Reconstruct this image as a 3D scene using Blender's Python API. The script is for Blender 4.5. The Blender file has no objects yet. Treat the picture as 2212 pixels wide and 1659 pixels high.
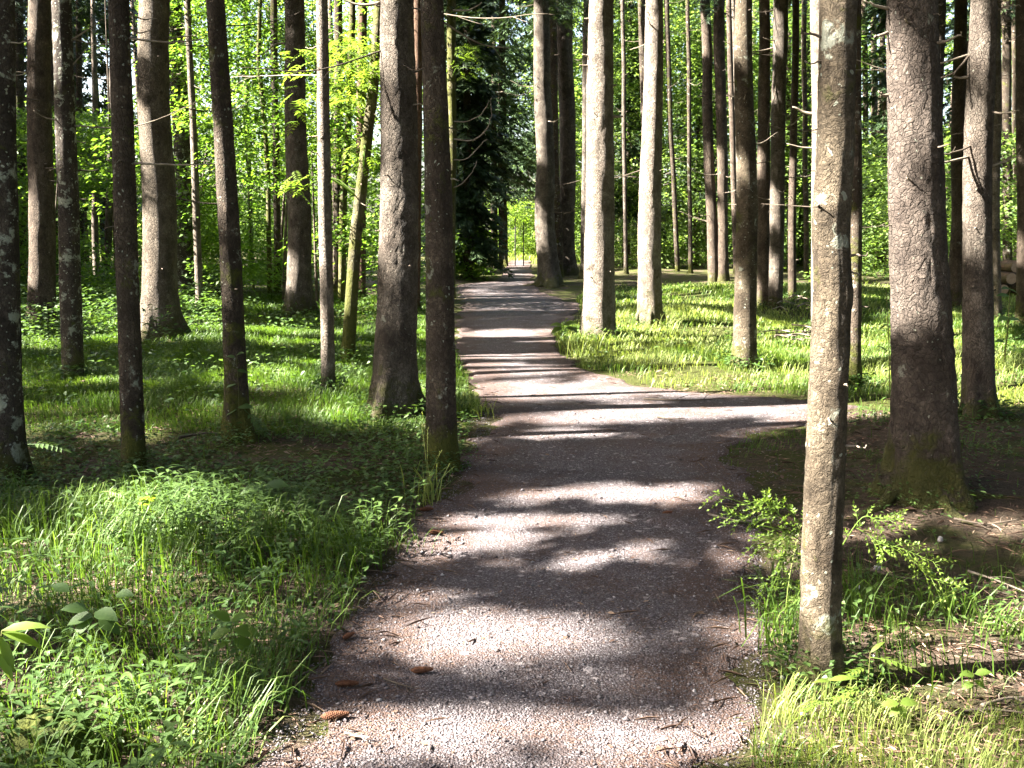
import bpy, math, random
import numpy as np

SC = bpy.context.scene
COL = SC.collection
R = math.radians
rng = np.random.default_rng(7)
random.seed(7)

# ------------------------------------------------------------------ camera
# pixel measurements below were taken on a 2212 x 1659 view of the photograph
CX, CY, F = 1106.0, 829.5, 2170.0
PITCH, CAMZ = R(8.65), 1.6
cam_d = bpy.data.cameras.new("camera")
cam = bpy.data.objects.new("camera", cam_d)
COL.objects.link(cam)
cam.location = (0, 0, CAMZ)
cam.rotation_euler = (R(90) - PITCH, 0, 0)
cam_d.sensor_width = 36
cam_d.lens = 36 * F / 2212
cam_d.clip_start, cam_d.clip_end = 0.05, 2000
SC.camera = cam

# ------------------------------------------------------------------ light
SUN_EL = R(38)
SUN_AZ = R(100)                      # measured from straight ahead towards the left
SUN = np.array([-math.sin(SUN_AZ) * math.cos(SUN_EL), math.cos(SUN_AZ) * math.cos(SUN_EL), math.sin(SUN_EL)])
w = bpy.data.worlds.new("World")
SC.world = w
w.use_nodes = True
wn = w.node_tree
bg = wn.nodes["Background"]
sky = wn.nodes.new("ShaderNodeTexSky")
sky.sky_type = 'NISHITA'
sky.sun_disc = False
sky.sun_elevation = SUN_EL
sky.sun_rotation = math.atan2(SUN[0], SUN[1])
sky.air_density, sky.dust_density, sky.ozone_density = 1.0, 4.0, 0.3
wn.links.new(sky.outputs[0], bg.inputs[0])
bg.inputs[1].default_value = 0.05
sun_d = bpy.data.lights.new("sun", 'SUN')
sun_d.energy = 5.0
sun_d.angle = R(0.53)
sun_d.color = (1.0, 0.94, 0.84)
sun_o = bpy.data.objects.new("sun", sun_d)
COL.objects.link(sun_o)
from mathutils import Vector
sun_o.rotation_euler = Vector(SUN).to_track_quat('Z', 'Y').to_euler()
sun_o.location = (-30, -5, 40)

SC.view_settings.view_transform = 'Standard'
SC.view_settings.look = 'None'
SC.view_settings.gamma = 1.0
SC.view_settings.exposure = 3.98
SC.render.engine = 'CYCLES'
cy = SC.cycles
cy.max_bounces, cy.diffuse_bounces, cy.glossy_bounces, cy.transmission_bounces = 6, 4, 1, 3
cy.caustics_reflective = cy.caustics_refractive = False
cy.sample_clamp_indirect = 6
try:
    cy.use_denoising = True
    cy.denoiser = 'OPENIMAGEDENOISE'
except Exception:
    pass

# ------------------------------------------------------------------ maths helpers
FWD = np.array([0, math.cos(PITCH), -math.sin(PITCH)])
UP = np.array([0, math.sin(PITCH), math.cos(PITCH)])
CAM = np.array([0, 0, CAMZ])

def ray(px, py):
    return FWD + np.array([1.0, 0, 0]) * (px - CX) / F + UP * (CY - py) / F

def project(P):
    d = P - CAM
    z = d @ FWD
    z = np.where(z > 0.05, z, 0.05)
    return CX + F * d[:, 0] / z, CY - F * (d @ UP) / z

def flat_hit(px, py):
    d = ray(px, py)
    t = -CAMZ / d[2]
    return CAM + d * t

def _h(ix, iy, iz, seed):
    n = (ix.astype(np.int64) * 374761393 + iy.astype(np.int64) * 668265263 + iz.astype(np.int64) * 974634527 + seed * 144269) & 0xffffffff
    n = ((n ^ (n >> 13)) * 1274126177) & 0xffffffff
    n = (n ^ (n >> 16)) & 0xffffff
    return n / float(0xffffff)

def vnoise(x, y, z=0.0, seed=0):
    x, y, z = np.broadcast_arrays(np.asarray(x, float), np.asarray(y, float), np.asarray(z, float))
    ix, iy, iz = np.floor(x), np.floor(y), np.floor(z)
    fx, fy, fz = x - ix, y - iy, z - iz
    fx, fy, fz = [f * f * (3 - 2 * f) for f in (fx, fy, fz)]
    o = 0
    for a in (0, 1):
        for b in (0, 1):
            for c in (0, 1):
                wgt = (fx if a else 1 - fx) * (fy if b else 1 - fy) * (fz if c else 1 - fz)
                o = o + wgt * _h(ix + a, iy + b, iz + c, seed)
    return o * 2 - 1

def fbm(x, y, z=0.0, seed=0, oct=3):
    o, a = 0, 1.0
    for k in range(oct):
        o = o + a * vnoise(np.asarray(x) * 2 ** k, np.asarray(y) * 2 ** k, np.asarray(z) * 2 ** k, seed + k)
        a *= 0.5
    return o

def inpoly(x, y, poly):
    x, y = np.asarray(x), np.asarray(y)
    r = np.zeros(x.shape, bool)
    n = len(poly)
    for i in range(n):
        x1, y1 = poly[i]
        x2, y2 = poly[(i + 1) % n]
        if y1 == y2:
            continue
        c = ((y1 > y) != (y2 > y)) & (x < (x2 - x1) * (y - y1) / (y2 - y1) + x1)
        r ^= c
    return r

# ------------------------------------------------------------------ path outline and terrain
L_EDGE = [(470, 1800), (560, 1659), (640, 1540), (690, 1450), (760, 1330), (850, 1200), (900, 1130), (985, 1050), (1030, 930), (1042, 890),
          (1000, 800), (978, 740), (990, 690), (1000, 650), (983, 617), (1082, 606), (1087, 585), (1096, 573)]
R_EDGE = [(1590, 1800), (1590, 1659), (1640, 1540), (1655, 1420), (1650, 1250), (1640, 1150), (1600, 1050), (1565, 975), (1600, 935), (1770, 918),
          (1860, 893), (1680, 862), (1420, 847), (1255, 802), (1205, 755), (1192, 722), (1240, 700), (1250, 660), (1165, 628), (1150, 606), (1149, 585), (1144, 573)]
_l = np.array([flat_hit(*p)[:2] for p in L_EDGE])
_r = np.array([flat_hit(*p)[:2] for p in R_EDGE])

def path_l(y): return np.interp(y, np.r_[-20, _l[:, 1], 90], np.r_[-0.9, _l[:, 0], _l[-1, 0] + 0.5])
def path_r(y): return np.interp(y, np.r_[-20, _r[:, 1], 90], np.r_[0.9, _r[:, 0], _r[-1, 0] + 1.0])

MOUNDS = []      # (x, y, height, radius)
def terrain(x, y):
    x, y = np.asarray(x, float), np.asarray(y, float)
    h = 0.10 * np.sin(0.55 * x + 1.3) * np.sin(0.42 * y + 0.6) + 0.05 * np.sin(1.4 * x + 0.5 * y) + 0.035 * np.sin(1.1 * y - 0.7 * x + 2)
    l, r = path_l(y), path_r(y)
    d = np.maximum(np.maximum(l - x, x - r), 0)
    k = np.clip(d / 1.5, 0, 1)
    k = k * k * (3 - 2 * k)
    p = 0.012 * np.sin(2.3 * y + 0.5 * np.sin(x * 1.3)) + 0.008 * np.sin(5.1 * y + x)
    h = h * k * np.clip(y / 4, 0.2, 1) + p * (1 - k) + 0.05 * k
    for (mx, my, mh, mr) in MOUNDS:
        h = h + mh * np.exp(-((x - mx) ** 2 + (y - my) ** 2) / (mr * mr))
    return h

def ground_hit(px, py):
    d = ray(px, py)
    t = -CAMZ / d[2]
    for _ in range(12):
        p = CAM + d * t
        t = t + 0.7 * (float(terrain(p[0], p[1])) - p[2]) / d[2]
    return CAM + d * t

for (px, py, hh, rr) in [(1420, 700, 0.16, 0.8), (340, 735, 0.12, 1.1), (1290, 730, 0.08, 0.6), (1985, 1065, 0.08, 0.7), (650, 680, 0.08, 1.0), (1190, 617, 0.10, 1.4)]:
    g = flat_hit(px, py)
    MOUNDS.append((g[0], g[1], hh, rr))

# ------------------------------------------------------------------ mesh helpers
def mesh_from(name, V, polys=None, tris=None, quads=None, smooth=False, attrs=None):
    V = np.asarray(V, np.float32)
    me = bpy.data.meshes.new(name)
    loops, starts, tot = [], [], 0
    if quads is not None and len(quads):
        q = np.asarray(quads, np.int32); loops.append(q.ravel()); starts.append(np.arange(len(q), dtype=np.int32) * 4 + tot); tot += q.size
    if tris is not None and len(tris):
        q = np.asarray(tris, np.int32); loops.append(q.ravel()); starts.append(np.arange(len(q), dtype=np.int32) * 3 + tot); tot += q.size
    loops, starts = np.concatenate(loops), np.concatenate(starts)
    me.vertices.add(len(V)); me.vertices.foreach_set("co", V.ravel())
    me.loops.add(len(loops)); me.loops.foreach_set("vertex_index", loops)
    me.polygons.add(len(starts)); me.polygons.foreach_set("loop_start", starts)
    if smooth:
        me.polygons.foreach_set("use_smooth", np.ones(len(starts), bool))
    for k, a in (attrs or {}).items():
        at = me.attributes.new(k, 'FLOAT', 'POINT'); at.data.foreach_set("value", np.asarray(a, np.float32))
    me.update(calc_edges=True)
    return me

def link(name, me, mat=None, parent=None, loc=None):
    o = bpy.data.objects.new(name, me)
    COL.objects.link(o)
    if mat is not None:
        me.materials.append(mat)
    if parent is not None:
        o.parent = parent
    if loc is not None:
        o.location = loc
    return o

def thing(name, label, cat, loc, group=None):
    o = bpy.data.objects.new(name, None)
    o.empty_display_size = 0.1
    COL.objects.link(o)
    o.location = [float(v) for v in loc]
    return tag(o, label, cat, group)

def tag(o, label, cat, group=None, kind=None):
    o["label"] = label; o["category"] = cat
    if group: o["group"] = group
    if kind: o["kind"] = kind
    return o

class Geo:
    """collects triangles / quads from many numpy batches into one mesh"""
    def __init__(s): s.v, s.t, s.q, s.a, s.n = [], [], [], [], 0
    def add(s, V, tris=None, quads=None, rnd=0.5):
        V = np.asarray(V, float).reshape(-1, 3)
        if tris is not None and len(tris): s.t.append(np.asarray(tris, np.int64).reshape(-1, 3) + s.n)
        if quads is not None and len(quads): s.q.append(np.asarray(quads, np.int64).reshape(-1, 4) + s.n)
        s.v.append(V); s.a.append(np.broadcast_to(np.asarray(rnd, float), (len(V),)).copy()); s.n += len(V)
    def build(s, name, origin=(0, 0, 0), smooth=False):
        return mesh_from(name, np.concatenate(s.v) - np.asarray(origin, float), tris=np.concatenate(s.t) if s.t else None,
                         quads=np.concatenate(s.q) if s.q else None, smooth=smooth, attrs={"rnd": np.concatenate(s.a)})

def unit(v):
    return v / np.maximum(np.linalg.norm(v, axis=-1, keepdims=True), 1e-9)

def leaves(P, D, N, L, W, fold=0.18, rnd=None, geo=None, fine=False):
    """leaf blades at P pointing along D with normal N; folded along the midrib"""
    n = len(P)
    D = unit(D); S = unit(np.cross(D, N)); N = np.cross(S, D)
    L = np.broadcast_to(L, (n,))[:, None]; W = np.broadcast_to(W, (n,))[:, None]
    if rnd is None: rnd = rng.random(n)
    if not fine:
        V = np.stack([P, P + D * L * 0.42 + S * W * 0.5 + N * W * fold, P + D * L - N * L * 0.1, P + D * L * 0.42 - S * W * 0.5 + N * W * fold], 1)
        T = (np.arange(n) * 4)[:, None, None] + np.array([[0, 1, 2], [0, 2, 3]])
        geo.add(V.reshape(-1, 3), tris=T.reshape(-1, 3), rnd=np.repeat(rnd, 4))
    else:
        c = []
        for (t, ww, dr) in ((0, 0.06, 0), (0.25, 0.85, 0), (0.5, 1.0, 0.03), (0.78, 0.6, 0.1), (1.0, 0.02, 0.24)):
            m = P + D * L * t - N * L * dr
            c += [m + S * W * ww * 0.5 + N * W * fold * ww, m, m - S * W * ww * 0.5 + N * W * fold * ww]
        V = np.stack(c, 1)
        q = []
        for k in range(4):
            a = k * 3
            q += [[a, a + 1, a + 4, a + 3], [a + 1, a + 2, a + 5, a + 4]]
        Q = (np.arange(n) * 15)[:, None, None] + np.array(q)
        geo.add(V.reshape(-1, 3), quads=Q.reshape(-1, 4), rnd=np.repeat(rnd, 15))

def blades(P, H, W, lean, az, geo, rnd=None):
    """grass blades: five vertices, bent over in direction az"""
    n = len(P)
    H = np.broadcast_to(H, (n,)); W = np.broadcast_to(W, (n,)); lean = np.broadcast_to(lean, (n,))
    d = np.stack([np.cos(az), np.sin(az), np.zeros(n)], 1)
    s = np.stack([-np.sin(az + 0.6), np.cos(az + 0.6), np.zeros(n)], 1)
    up = np.array([0, 0, 1.0])
    m1 = P + up * (H * 0.5)[:, None] + d * (H * lean * 0.28)[:, None]
    m2 = P + up * (H * (0.86 - 0.18 * lean))[:, None] + d * (H * lean * 0.72)[:, None]
    tip = P + up * (H * (1 - 0.5 * lean))[:, None] + d * (H * lean * 1.15)[:, None]
    w = W[:, None] * 0.5
    V = np.stack([P - s * w, P + s * w, m1 - s * w * 0.9, m1 + s * w * 0.9, m2 - s * w * 0.6, m2 + s * w * 0.6, tip], 1)
    b = (np.arange(n) * 7)[:, None, None]
    geo.add(V.reshape(-1, 3), tris=(b + np.array([[4, 5, 6]])).reshape(-1, 3), quads=(b + np.array([[0, 1, 3, 2], [2, 3, 5, 4]])).reshape(-1, 4),
            rnd=np.repeat(rng.random(n) if rnd is None else rnd, 7))

def tube(pts, rad, seg, geo, rnd=0.5, cap=True):
    pts = np.asarray(pts, float); rad = np.broadcast_to(np.asarray(rad, float), (len(pts),))
    tan = unit(np.gradient(pts, axis=0))
    ref = np.array([0, 0, 1.0]) if abs(tan[0, 2]) < 0.8 else np.array([0, 1.0, 0])
    a = unit(np.cross(tan, ref)); b = np.cross(tan, a)
    th = np.linspace(0, 2 * math.pi, seg, endpoint=False)
    V = pts[:, None, :] + rad[:, None, None] * (a[:, None, :] * np.cos(th)[None, :, None] + b[:, None, :] * np.sin(th)[None, :, None])
    n = len(pts)
    i = np.arange(n - 1)[:, None] * seg; j = np.arange(seg)[None, :]; j2 = (j + 1) % seg
    Q = np.stack([i + j, i + j2, i + seg + j2, i + seg + j], -1).reshape(-1, 4)
    V = V.reshape(-1, 3); T = []
    if cap:
        V = np.vstack([V, pts[0:1], pts[-1:]]); c0, c1 = n * seg, n * seg + 1
        jj = np.arange(seg); k2 = (jj + 1) % seg
        T = np.concatenate([np.stack([np.full(seg, c0), k2, jj], 1), np.stack([np.full(seg, c1), (n - 1) * seg + jj, (n - 1) * seg + k2], 1)])
    geo.add(V, tris=T, quads=Q, rnd=rnd)

def curve(pts, n):
    """smooth polyline through pts"""
    pts = np.asarray(pts, float)
    if len(pts) == 2:
        return pts[0] + (pts[1] - pts[0]) * np.linspace(0, 1, n)[:, None]
    t = np.arange(len(pts)); out = []
    for u in np.linspace(0, len(pts) - 1, n):
        k = min(int(u), len(pts) - 2); f = u - k
        p0, p1, p2, p3 = pts[max(k - 1, 0)], pts[k], pts[k + 1], pts[min(k + 2, len(pts) - 1)]
        out.append(0.5 * (2 * p1 + (p2 - p0) * f + (2 * p0 - 5 * p1 + 4 * p2 - p3) * f * f + (3 * p1 - p0 - 3 * p2 + p3) * f ** 3))
    return np.array(out)

# ------------------------------------------------------------------ materials
class NT:
    def __init__(s, name):
        s.m = bpy.data.materials.new(name); s.m.use_nodes = True
        s.t = s.m.node_tree; s.t.nodes.clear()
        s.out = s.t.nodes.new("ShaderNodeOutputMaterial")
    def n(s, typ, ins=None, **kw):
        nd = s.t.nodes.new(typ)
        for k, v in kw.items(): setattr(nd, k, v)
        for k, v in (ins or {}).items():
            if isinstance(v, bpy.types.NodeSocket): s.t.links.new(v, nd.inputs[k])
            else: nd.inputs[k].default_value = v
        return nd
    def ramp(s, fac, stops):
        nd = s.t.nodes.new("ShaderNodeValToRGB"); s.t.links.new(fac, nd.inputs[0])
        el = nd.color_ramp.elements
        while len(el) < len(stops): el.new(0.5)
        for e, (p, c) in zip(el, stops):
            e.position = p; e.color = (c, c, c, 1) if not isinstance(c, tuple) else (*c, 1)
        return nd.outputs[0]
    def mix(s, fac, a, b, mode='MIX'):
        nd = s.t.nodes.new("ShaderNodeMix"); nd.data_type = 'RGBA'; nd.blend_type = mode
        for k, v in ((0, fac), (6, a), (7, b)):
            if isinstance(v, bpy.types.NodeSocket): s.t.links.new(v, nd.inputs[k])
            else: nd.inputs[k].default_value = (*v, 1) if isinstance(v, tuple) else v
        return nd.outputs[2]
    def math(s, op, a, b=0.0, clamp=False):
        nd = s.t.nodes.new("ShaderNodeMath"); nd.operation = op; nd.use_clamp = clamp
        for k, v in ((0, a), (1, b)):
            if isinstance(v, bpy.types.NodeSocket): s.t.links.new(v, nd.inputs[k])
            else: nd.inputs[k].default_value = v
        return nd.outputs[0]
    def noise(s, vec, scale, detail=3, rough=0.55, dist=0.0):
        return s.n("ShaderNodeTexNoise", {"Vector": vec, "Scale": scale, "Detail": detail, "Roughness": rough, "Distortion": dist}).outputs[0]
    def surf(s, sh): s.t.links.new(sh, s.out.inputs[0]); return s.m

def bark(name, dark, light, lichen=0.3, moss=0.5, plate=26.0, bump=0.9, stretch=0.55, side_moss=0.0, crack_c=0.4):
    k = NT(name)
    tc = k.n("ShaderNodeTexCoord").outputs["Object"]
    inf = k.n("ShaderNodeObjectInfo").outputs["Random"]
    off = k.n("ShaderNodeCombineXYZ", {0: k.math('MULTIPLY', inf, 37.0), 1: k.math('MULTIPLY', inf, 91.0), 2: k.math('MULTIPLY', inf, 53.0)}).outputs[0]
    vec0 = k.n("ShaderNodeVectorMath", {0: tc, 1: off}, operation='ADD').outputs[0]
    wob = k.n("ShaderNodeTexNoise", {"Vector": vec0, "Scale": 11.0, "Detail": 4.0}).outputs[1]
    wob = k.n("ShaderNodeVectorMath", {0: wob, 3: 0.085}, operation='SCALE').outputs[0]
    vec = k.n("ShaderNodeVectorMath", {0: vec0, 1: wob}, operation='ADD').outputs[0]
    st = k.n("ShaderNodeMapping", {0: vec, 3: (1, 1, stretch)}).outputs[0]
    vor = k.n("ShaderNodeTexVoronoi", {"Vector": st, "Scale": plate}, feature='DISTANCE_TO_EDGE').outputs[0]
    cell = k.n("ShaderNodeTexVoronoi", {"Vector": st, "Scale": plate}, feature='F1')
    crack = k.ramp(k.math('ADD', vor, k.math('MULTIPLY', k.math('SUBTRACT', k.noise(vec, 45.0, 3), 0.5), 0.22)), [(-0.0, 0.0), (0.13, 1.0)])
    big = k.noise(vec, 3.5, 4)
    fine = k.noise(st, 120.0, 4, 0.7)
    c = k.mix(k.ramp(big, [(0.35, 0.0), (0.65, 1.0)]), dark, light)
    tone = k.ramp(k.n("ShaderNodeSeparateColor", {0: cell.outputs[1]}).outputs[0], [(0.0, 0.72), (1.0, 1.2)])
    hs = k.mix(1.0, c, tone, 'MULTIPLY')
    mot = k.noise(st, 11.0, 6, 0.72)
    hs = k.mix(1.0, hs, k.ramp(mot, [(0.32, 0.45), (0.5, 0.95), (0.68, 1.3)]), 'MULTIPLY')
    kn = k.n("ShaderNodeTexVoronoi", {"Vector": vec0, "Scale": 4.5}, feature='F1')
    kn_m = k.ramp(kn.outputs[0], [(0.07, 0.85), (0.13, 0.0)])
    hs = k.mix(kn_m, hs, tuple(v * 0.3 for v in dark))
    c = k.mix(k.ramp(fine, [(0.3, 0.75), (0.7, 0.0)]), hs, tuple(v * 0.45 for v in dark))
    c = k.mix(k.math('ADD', k.math('MULTIPLY', crack, crack_c), 1.0 - crack_c), tuple(v * 0.35 for v in dark), c)
    # lichen: pale patches and small specks
    la = k.noise(vec, 7.0, 6, 0.68)
    lm = k.ramp(la, [(0.70 - 0.16 * lichen, 0.0), (0.755 - 0.16 * lichen, 1.0)])
    sp = k.n("ShaderNodeTexVoronoi", {"Vector": vec, "Scale": 34.0}, feature='F1')
    dot = k.math('LESS_THAN', sp.outputs[0], k.math('MULTIPLY', k.noise(vec, 5.0, 2), 0.42 * min(1.0, 0.4 + lichen)))
    pick = k.math('GREATER_THAN', k.n("ShaderNodeSeparateColor", {0: sp.outputs[1]}).outputs[0], 1.0 - 0.42 * lichen)
    lm2 = k.math('MULTIPLY', dot, pick)
    lmask = k.math('MULTIPLY', k.math('MAXIMUM', lm, lm2), min(1.0, 0.35 + lichen * 0.75))
    lc = k.mix(k.noise(vec, 19.0, 2), (0.20, 0.22, 0.16), (0.36, 0.37, 0.31))
    c = k.mix(lmask, c, lc)
    # moss at the foot and in patches up the stem
    z = k.n("ShaderNodeSeparateXYZ", {0: tc}).outputs[2]
    mz = k.math('SUBTRACT', k.math('ADD', 0.12 + 0.42 * moss, k.math('MULTIPLY', k.math('SUBTRACT', k.noise(vec, 6.0, 5, 0.7), 0.5), 1.7)), z)
    mm = k.math('MULTIPLY', k.ramp(mz, [(0.0, 0.0), (0.22, 1.0)]), min(1.0, moss * 1.4))
    if side_moss > 0:
        pm = k.ramp(k.noise(vec, 4.0, 5, 0.65), [(0.62 - 0.2 * side_moss, 0.0), (0.70 - 0.2 * side_moss, 1.0)])
        mm = k.math('MAXIMUM', mm, k.math('MULTIPLY', pm, 0.85))
    mc = k.mix(k.noise(vec, 40.0, 3), (0.026, 0.036, 0.007), (0.09, 0.088, 0.016))
    c = k.mix(mm, c, mc)
    h = k.math('ADD', k.math('MULTIPLY', crack, crack_c), k.math('MULTIPLY', k.noise(st, 38.0, 6, 0.7), 1.3))
    h = k.math('ADD', h, k.math('MULTIPLY', k.n("ShaderNodeSeparateColor", {0: cell.outputs[1]}).outputs[1], 0.5))
    h = k.math('ADD', h, k.math('MULTIPLY', mot, 1.6))
    h = k.math('ADD', h, k.math('MULTIPLY', mm, k.noise(vec, 70.0, 3)))
    bp = k.n("ShaderNodeBump", {"Strength": 1.0, "Distance": 0.010 * bump, "Height": h}).outputs[0]
    b = k.n("ShaderNodeBsdfPrincipled", {"Base Color": c, "Roughness": 0.92, "Specular IOR Level": 0.2, "Normal": bp})
    return k.surf(b.outputs[0])

def foliage(name, c1, c2, trans=0.42, gloss=0.35, tint=(1.42, 1.45, 0.7)):
    k = NT(name)
    a = k.n("ShaderNodeAttribute", attribute_name="rnd").outputs[2]
    geo = k.n("ShaderNodeNewGeometry")
    big = k.noise(geo.outputs[0], 1.3, 3)
    f = k.math('ADD', k.math('MULTIPLY', a, 0.7), k.math('MULTIPLY', k.math('SUBTRACT', big, 0.42), 1.5), True)
    c = k.mix(f, c1, c2)
    ct = k.mix(1.0, c, tint, 'MULTIPLY')
    p = k.n("ShaderNodeBsdfPrincipled", {"Base Color": c, "Roughness": 0.5, "Specular IOR Level": gloss})
    t = k.n("ShaderNodeBsdfTranslucent", {"Color": ct})
    return k.surf(k.n("ShaderNodeMixShader", {0: trans, 1: p.outputs[0], 2: t.outputs[0]}).outputs[0])

def plain(name, c1, c2, scale=12.0, rough=0.9, bump=0.4, dist=0.006, detail_scale=90.0):
    k = NT(name)
    tc = k.n("ShaderNodeTexCoord").outputs["Object"]
    n1 = k.noise(tc, scale, 5, 0.65)
    c = k.mix(k.ramp(n1, [(0.35, 0.0), (0.65, 1.0)]), c1, c2)
    h = k.math('ADD', n1, k.math('MULTIPLY', k.noise(tc, detail_scale, 3), 0.5))
    bp = k.n("ShaderNodeBump", {"Strength": bump, "Distance": dist, "Height": h}).outputs[0]
    return k.surf(k.n("ShaderNodeBsdfPrincipled", {"Base Color": c, "Roughness": rough, "Specular IOR Level": 0.25, "Normal": bp}).outputs[0])

M = {}
M['spruce'] = bark("bark_spruce_grey", (0.084, 0.066, 0.052), (0.205, 0.174, 0.142), 0.35, 0.5, 46, 1.6)
M['pale'] = bark("bark_pale", (0.17, 0.135, 0.105), (0.33, 0.28, 0.225), 0.35, 0.45, 55, 2.0)
M['bleached'] = bark("bark_pale_sunlit", (0.21, 0.17, 0.135), (0.36, 0.31, 0.26), 0.25, 0.4, 50, 2.4)  # light bark, tone raised further so the trunks in sun read white
M['grey'] = bark("bark_grey", (0.115, 0.090, 0.066), (0.24, 0.20, 0.155), 0.35, 0.45, 50, 1.9)
M['brown'] = bark("bark_brown", (0.082, 0.061, 0.046), (0.17, 0.131, 0.10), 0.35, 0.5, 48, 1.5)
M['dark'] = bark("bark_dark_mossy", (0.050, 0.038, 0.028), (0.118, 0.090, 0.066), 0.6, 0.7, 44, 1.0, 0.6, 0.35)
M['lichen'] = bark("bark_dark_lichen", (0.050, 0.040, 0.032), (0.11, 0.088, 0.07), 0.95, 0.5, 44, 0.9, 0.6, 0.1)
M['mossy'] = bark("bark_moss_green", (0.075, 0.065, 0.035), (0.19, 0.17, 0.09), 0.45, 1.0, 22, 0.8, 0.6, 0.9)
M['red'] = bark("bark_reddish", (0.11, 0.065, 0.042), (0.20, 0.125, 0.085), 0.1, 0.4, 44, 0.8)
M['near'] = bark("bark_near_blotchy", (0.050, 0.037, 0.024), (0.185, 0.148, 0.103), 0.6, 0.35, 70, 1.6, 0.9, 0.12, 0.15)
M['scaly'] = bark("bark_scaly", (0.070, 0.054, 0.044), (0.155, 0.127, 0.106), 0.4, 0.55, 34, 1.8, 0.8)
M['twig'] = plain("dead_wood", (0.13, 0.10, 0.075), (0.27, 0.23, 0.18), 9)
M['twig_dark'] = plain("dead_wood_dark", (0.045, 0.034, 0.026), (0.10, 0.08, 0.06), 9)
M['needles'] = foliage("spruce_needles", (0.018, 0.036, 0.016), (0.045, 0.075, 0.028), 0.15, 0.3)
M['leaf'] = foliage("broadleaf", (0.055, 0.115, 0.018), (0.14, 0.23, 0.035), 0.6, 0.4)
M['leaf_far'] = foliage("broadleaf_far", (0.07, 0.13, 0.035), (0.18, 0.25, 0.075), 0.62, 0.3)
M['leaf_bright'] = foliage("pinnate_leaf", (0.10, 0.17, 0.03), (0.15, 0.21, 0.035), 0.55, 0.35)
M['herb'] = foliage("herb_leaf", (0.036, 0.080, 0.020), (0.10, 0.165, 0.04), 0.42, 0.5)
M['grass'] = foliage("grass_blade", (0.040, 0.090, 0.012), (0.105, 0.165, 0.028), 0.45, 0.35)
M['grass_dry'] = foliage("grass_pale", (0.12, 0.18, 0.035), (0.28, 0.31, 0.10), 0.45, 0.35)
M['grass_sun'] = foliage("grass_sun", (0.12, 0.175, 0.035), (0.27, 0.31, 0.10), 0.45, 0.35)  # paler copy of the grass; strong sunlight is put into its colour
M['green_stem'] = plain("green_stem", (0.08, 0.10, 0.03), (0.15, 0.13, 0.05), 20)
M['cone'] = plain("cone_scale", (0.055, 0.022, 0.012), (0.14, 0.06, 0.03), 60)
M['stone'] = plain("stone", (0.22, 0.20, 0.20), (0.42, 0.40, 0.40), 25)
M['wood_end'] = plain("cut_wood", (0.42, 0.28, 0.18), (0.55, 0.40, 0.28), 10)
M['moss'] = plain("moss", (0.03, 0.042, 0.008), (0.085, 0.095, 0.018), 14, 0.95, 1.0, 0.02, 60)
M['metal'] = plain("weathered_pole", (0.02, 0.018, 0.016), (0.05, 0.045, 0.04), 10)

def ground_mat():
    k = NT("forest_floor")
    pos = k.n("ShaderNodeNewGeometry").outputs[0]
    g = k.n("ShaderNodeAttribute", attribute_name="green").outputs[2]
    n1 = k.noise(pos, 1.6, 5, 0.65); n2 = k.noise(pos, 30.0, 6, 0.78); n3 = k.noise(pos, 130.0, 3, 0.65)
    lit = k.mix(k.ramp(n2, [(0.3, 0.0), (0.7, 1.0)]), (0.024, 0.018, 0.013), (0.112, 0.082, 0.058))
    lit = k.mix(k.ramp(n3, [(0.55, 0.0), (0.72, 1.0)]), lit, (0.16, 0.122, 0.088))
    mo = k.mix(k.ramp(n2, [(0.3, 0.0), (0.7, 1.0)]), (0.022, 0.032, 0.007), (0.075, 0.078, 0.018))
    f = k.math('ADD', k.math('MULTIPLY', k.math('SUBTRACT', n1, 0.5), 2.0), g)
    c = k.mix(k.ramp(f, [(0.35, 0.0), (0.62, 1.0)]), lit, mo)
    h = k.math('ADD', n2, k.math('MULTIPLY', n3, 0.5))
    bp = k.n("ShaderNodeBump", {"Strength": 1.0, "Distance": 0.03, "Height": h}).outputs[0]
    return k.surf(k.n("ShaderNodeBsdfPrincipled", {"Base Color": c, "Roughness": 0.95, "Specular IOR Level": 0.15, "Normal": bp}).outputs[0])

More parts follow.
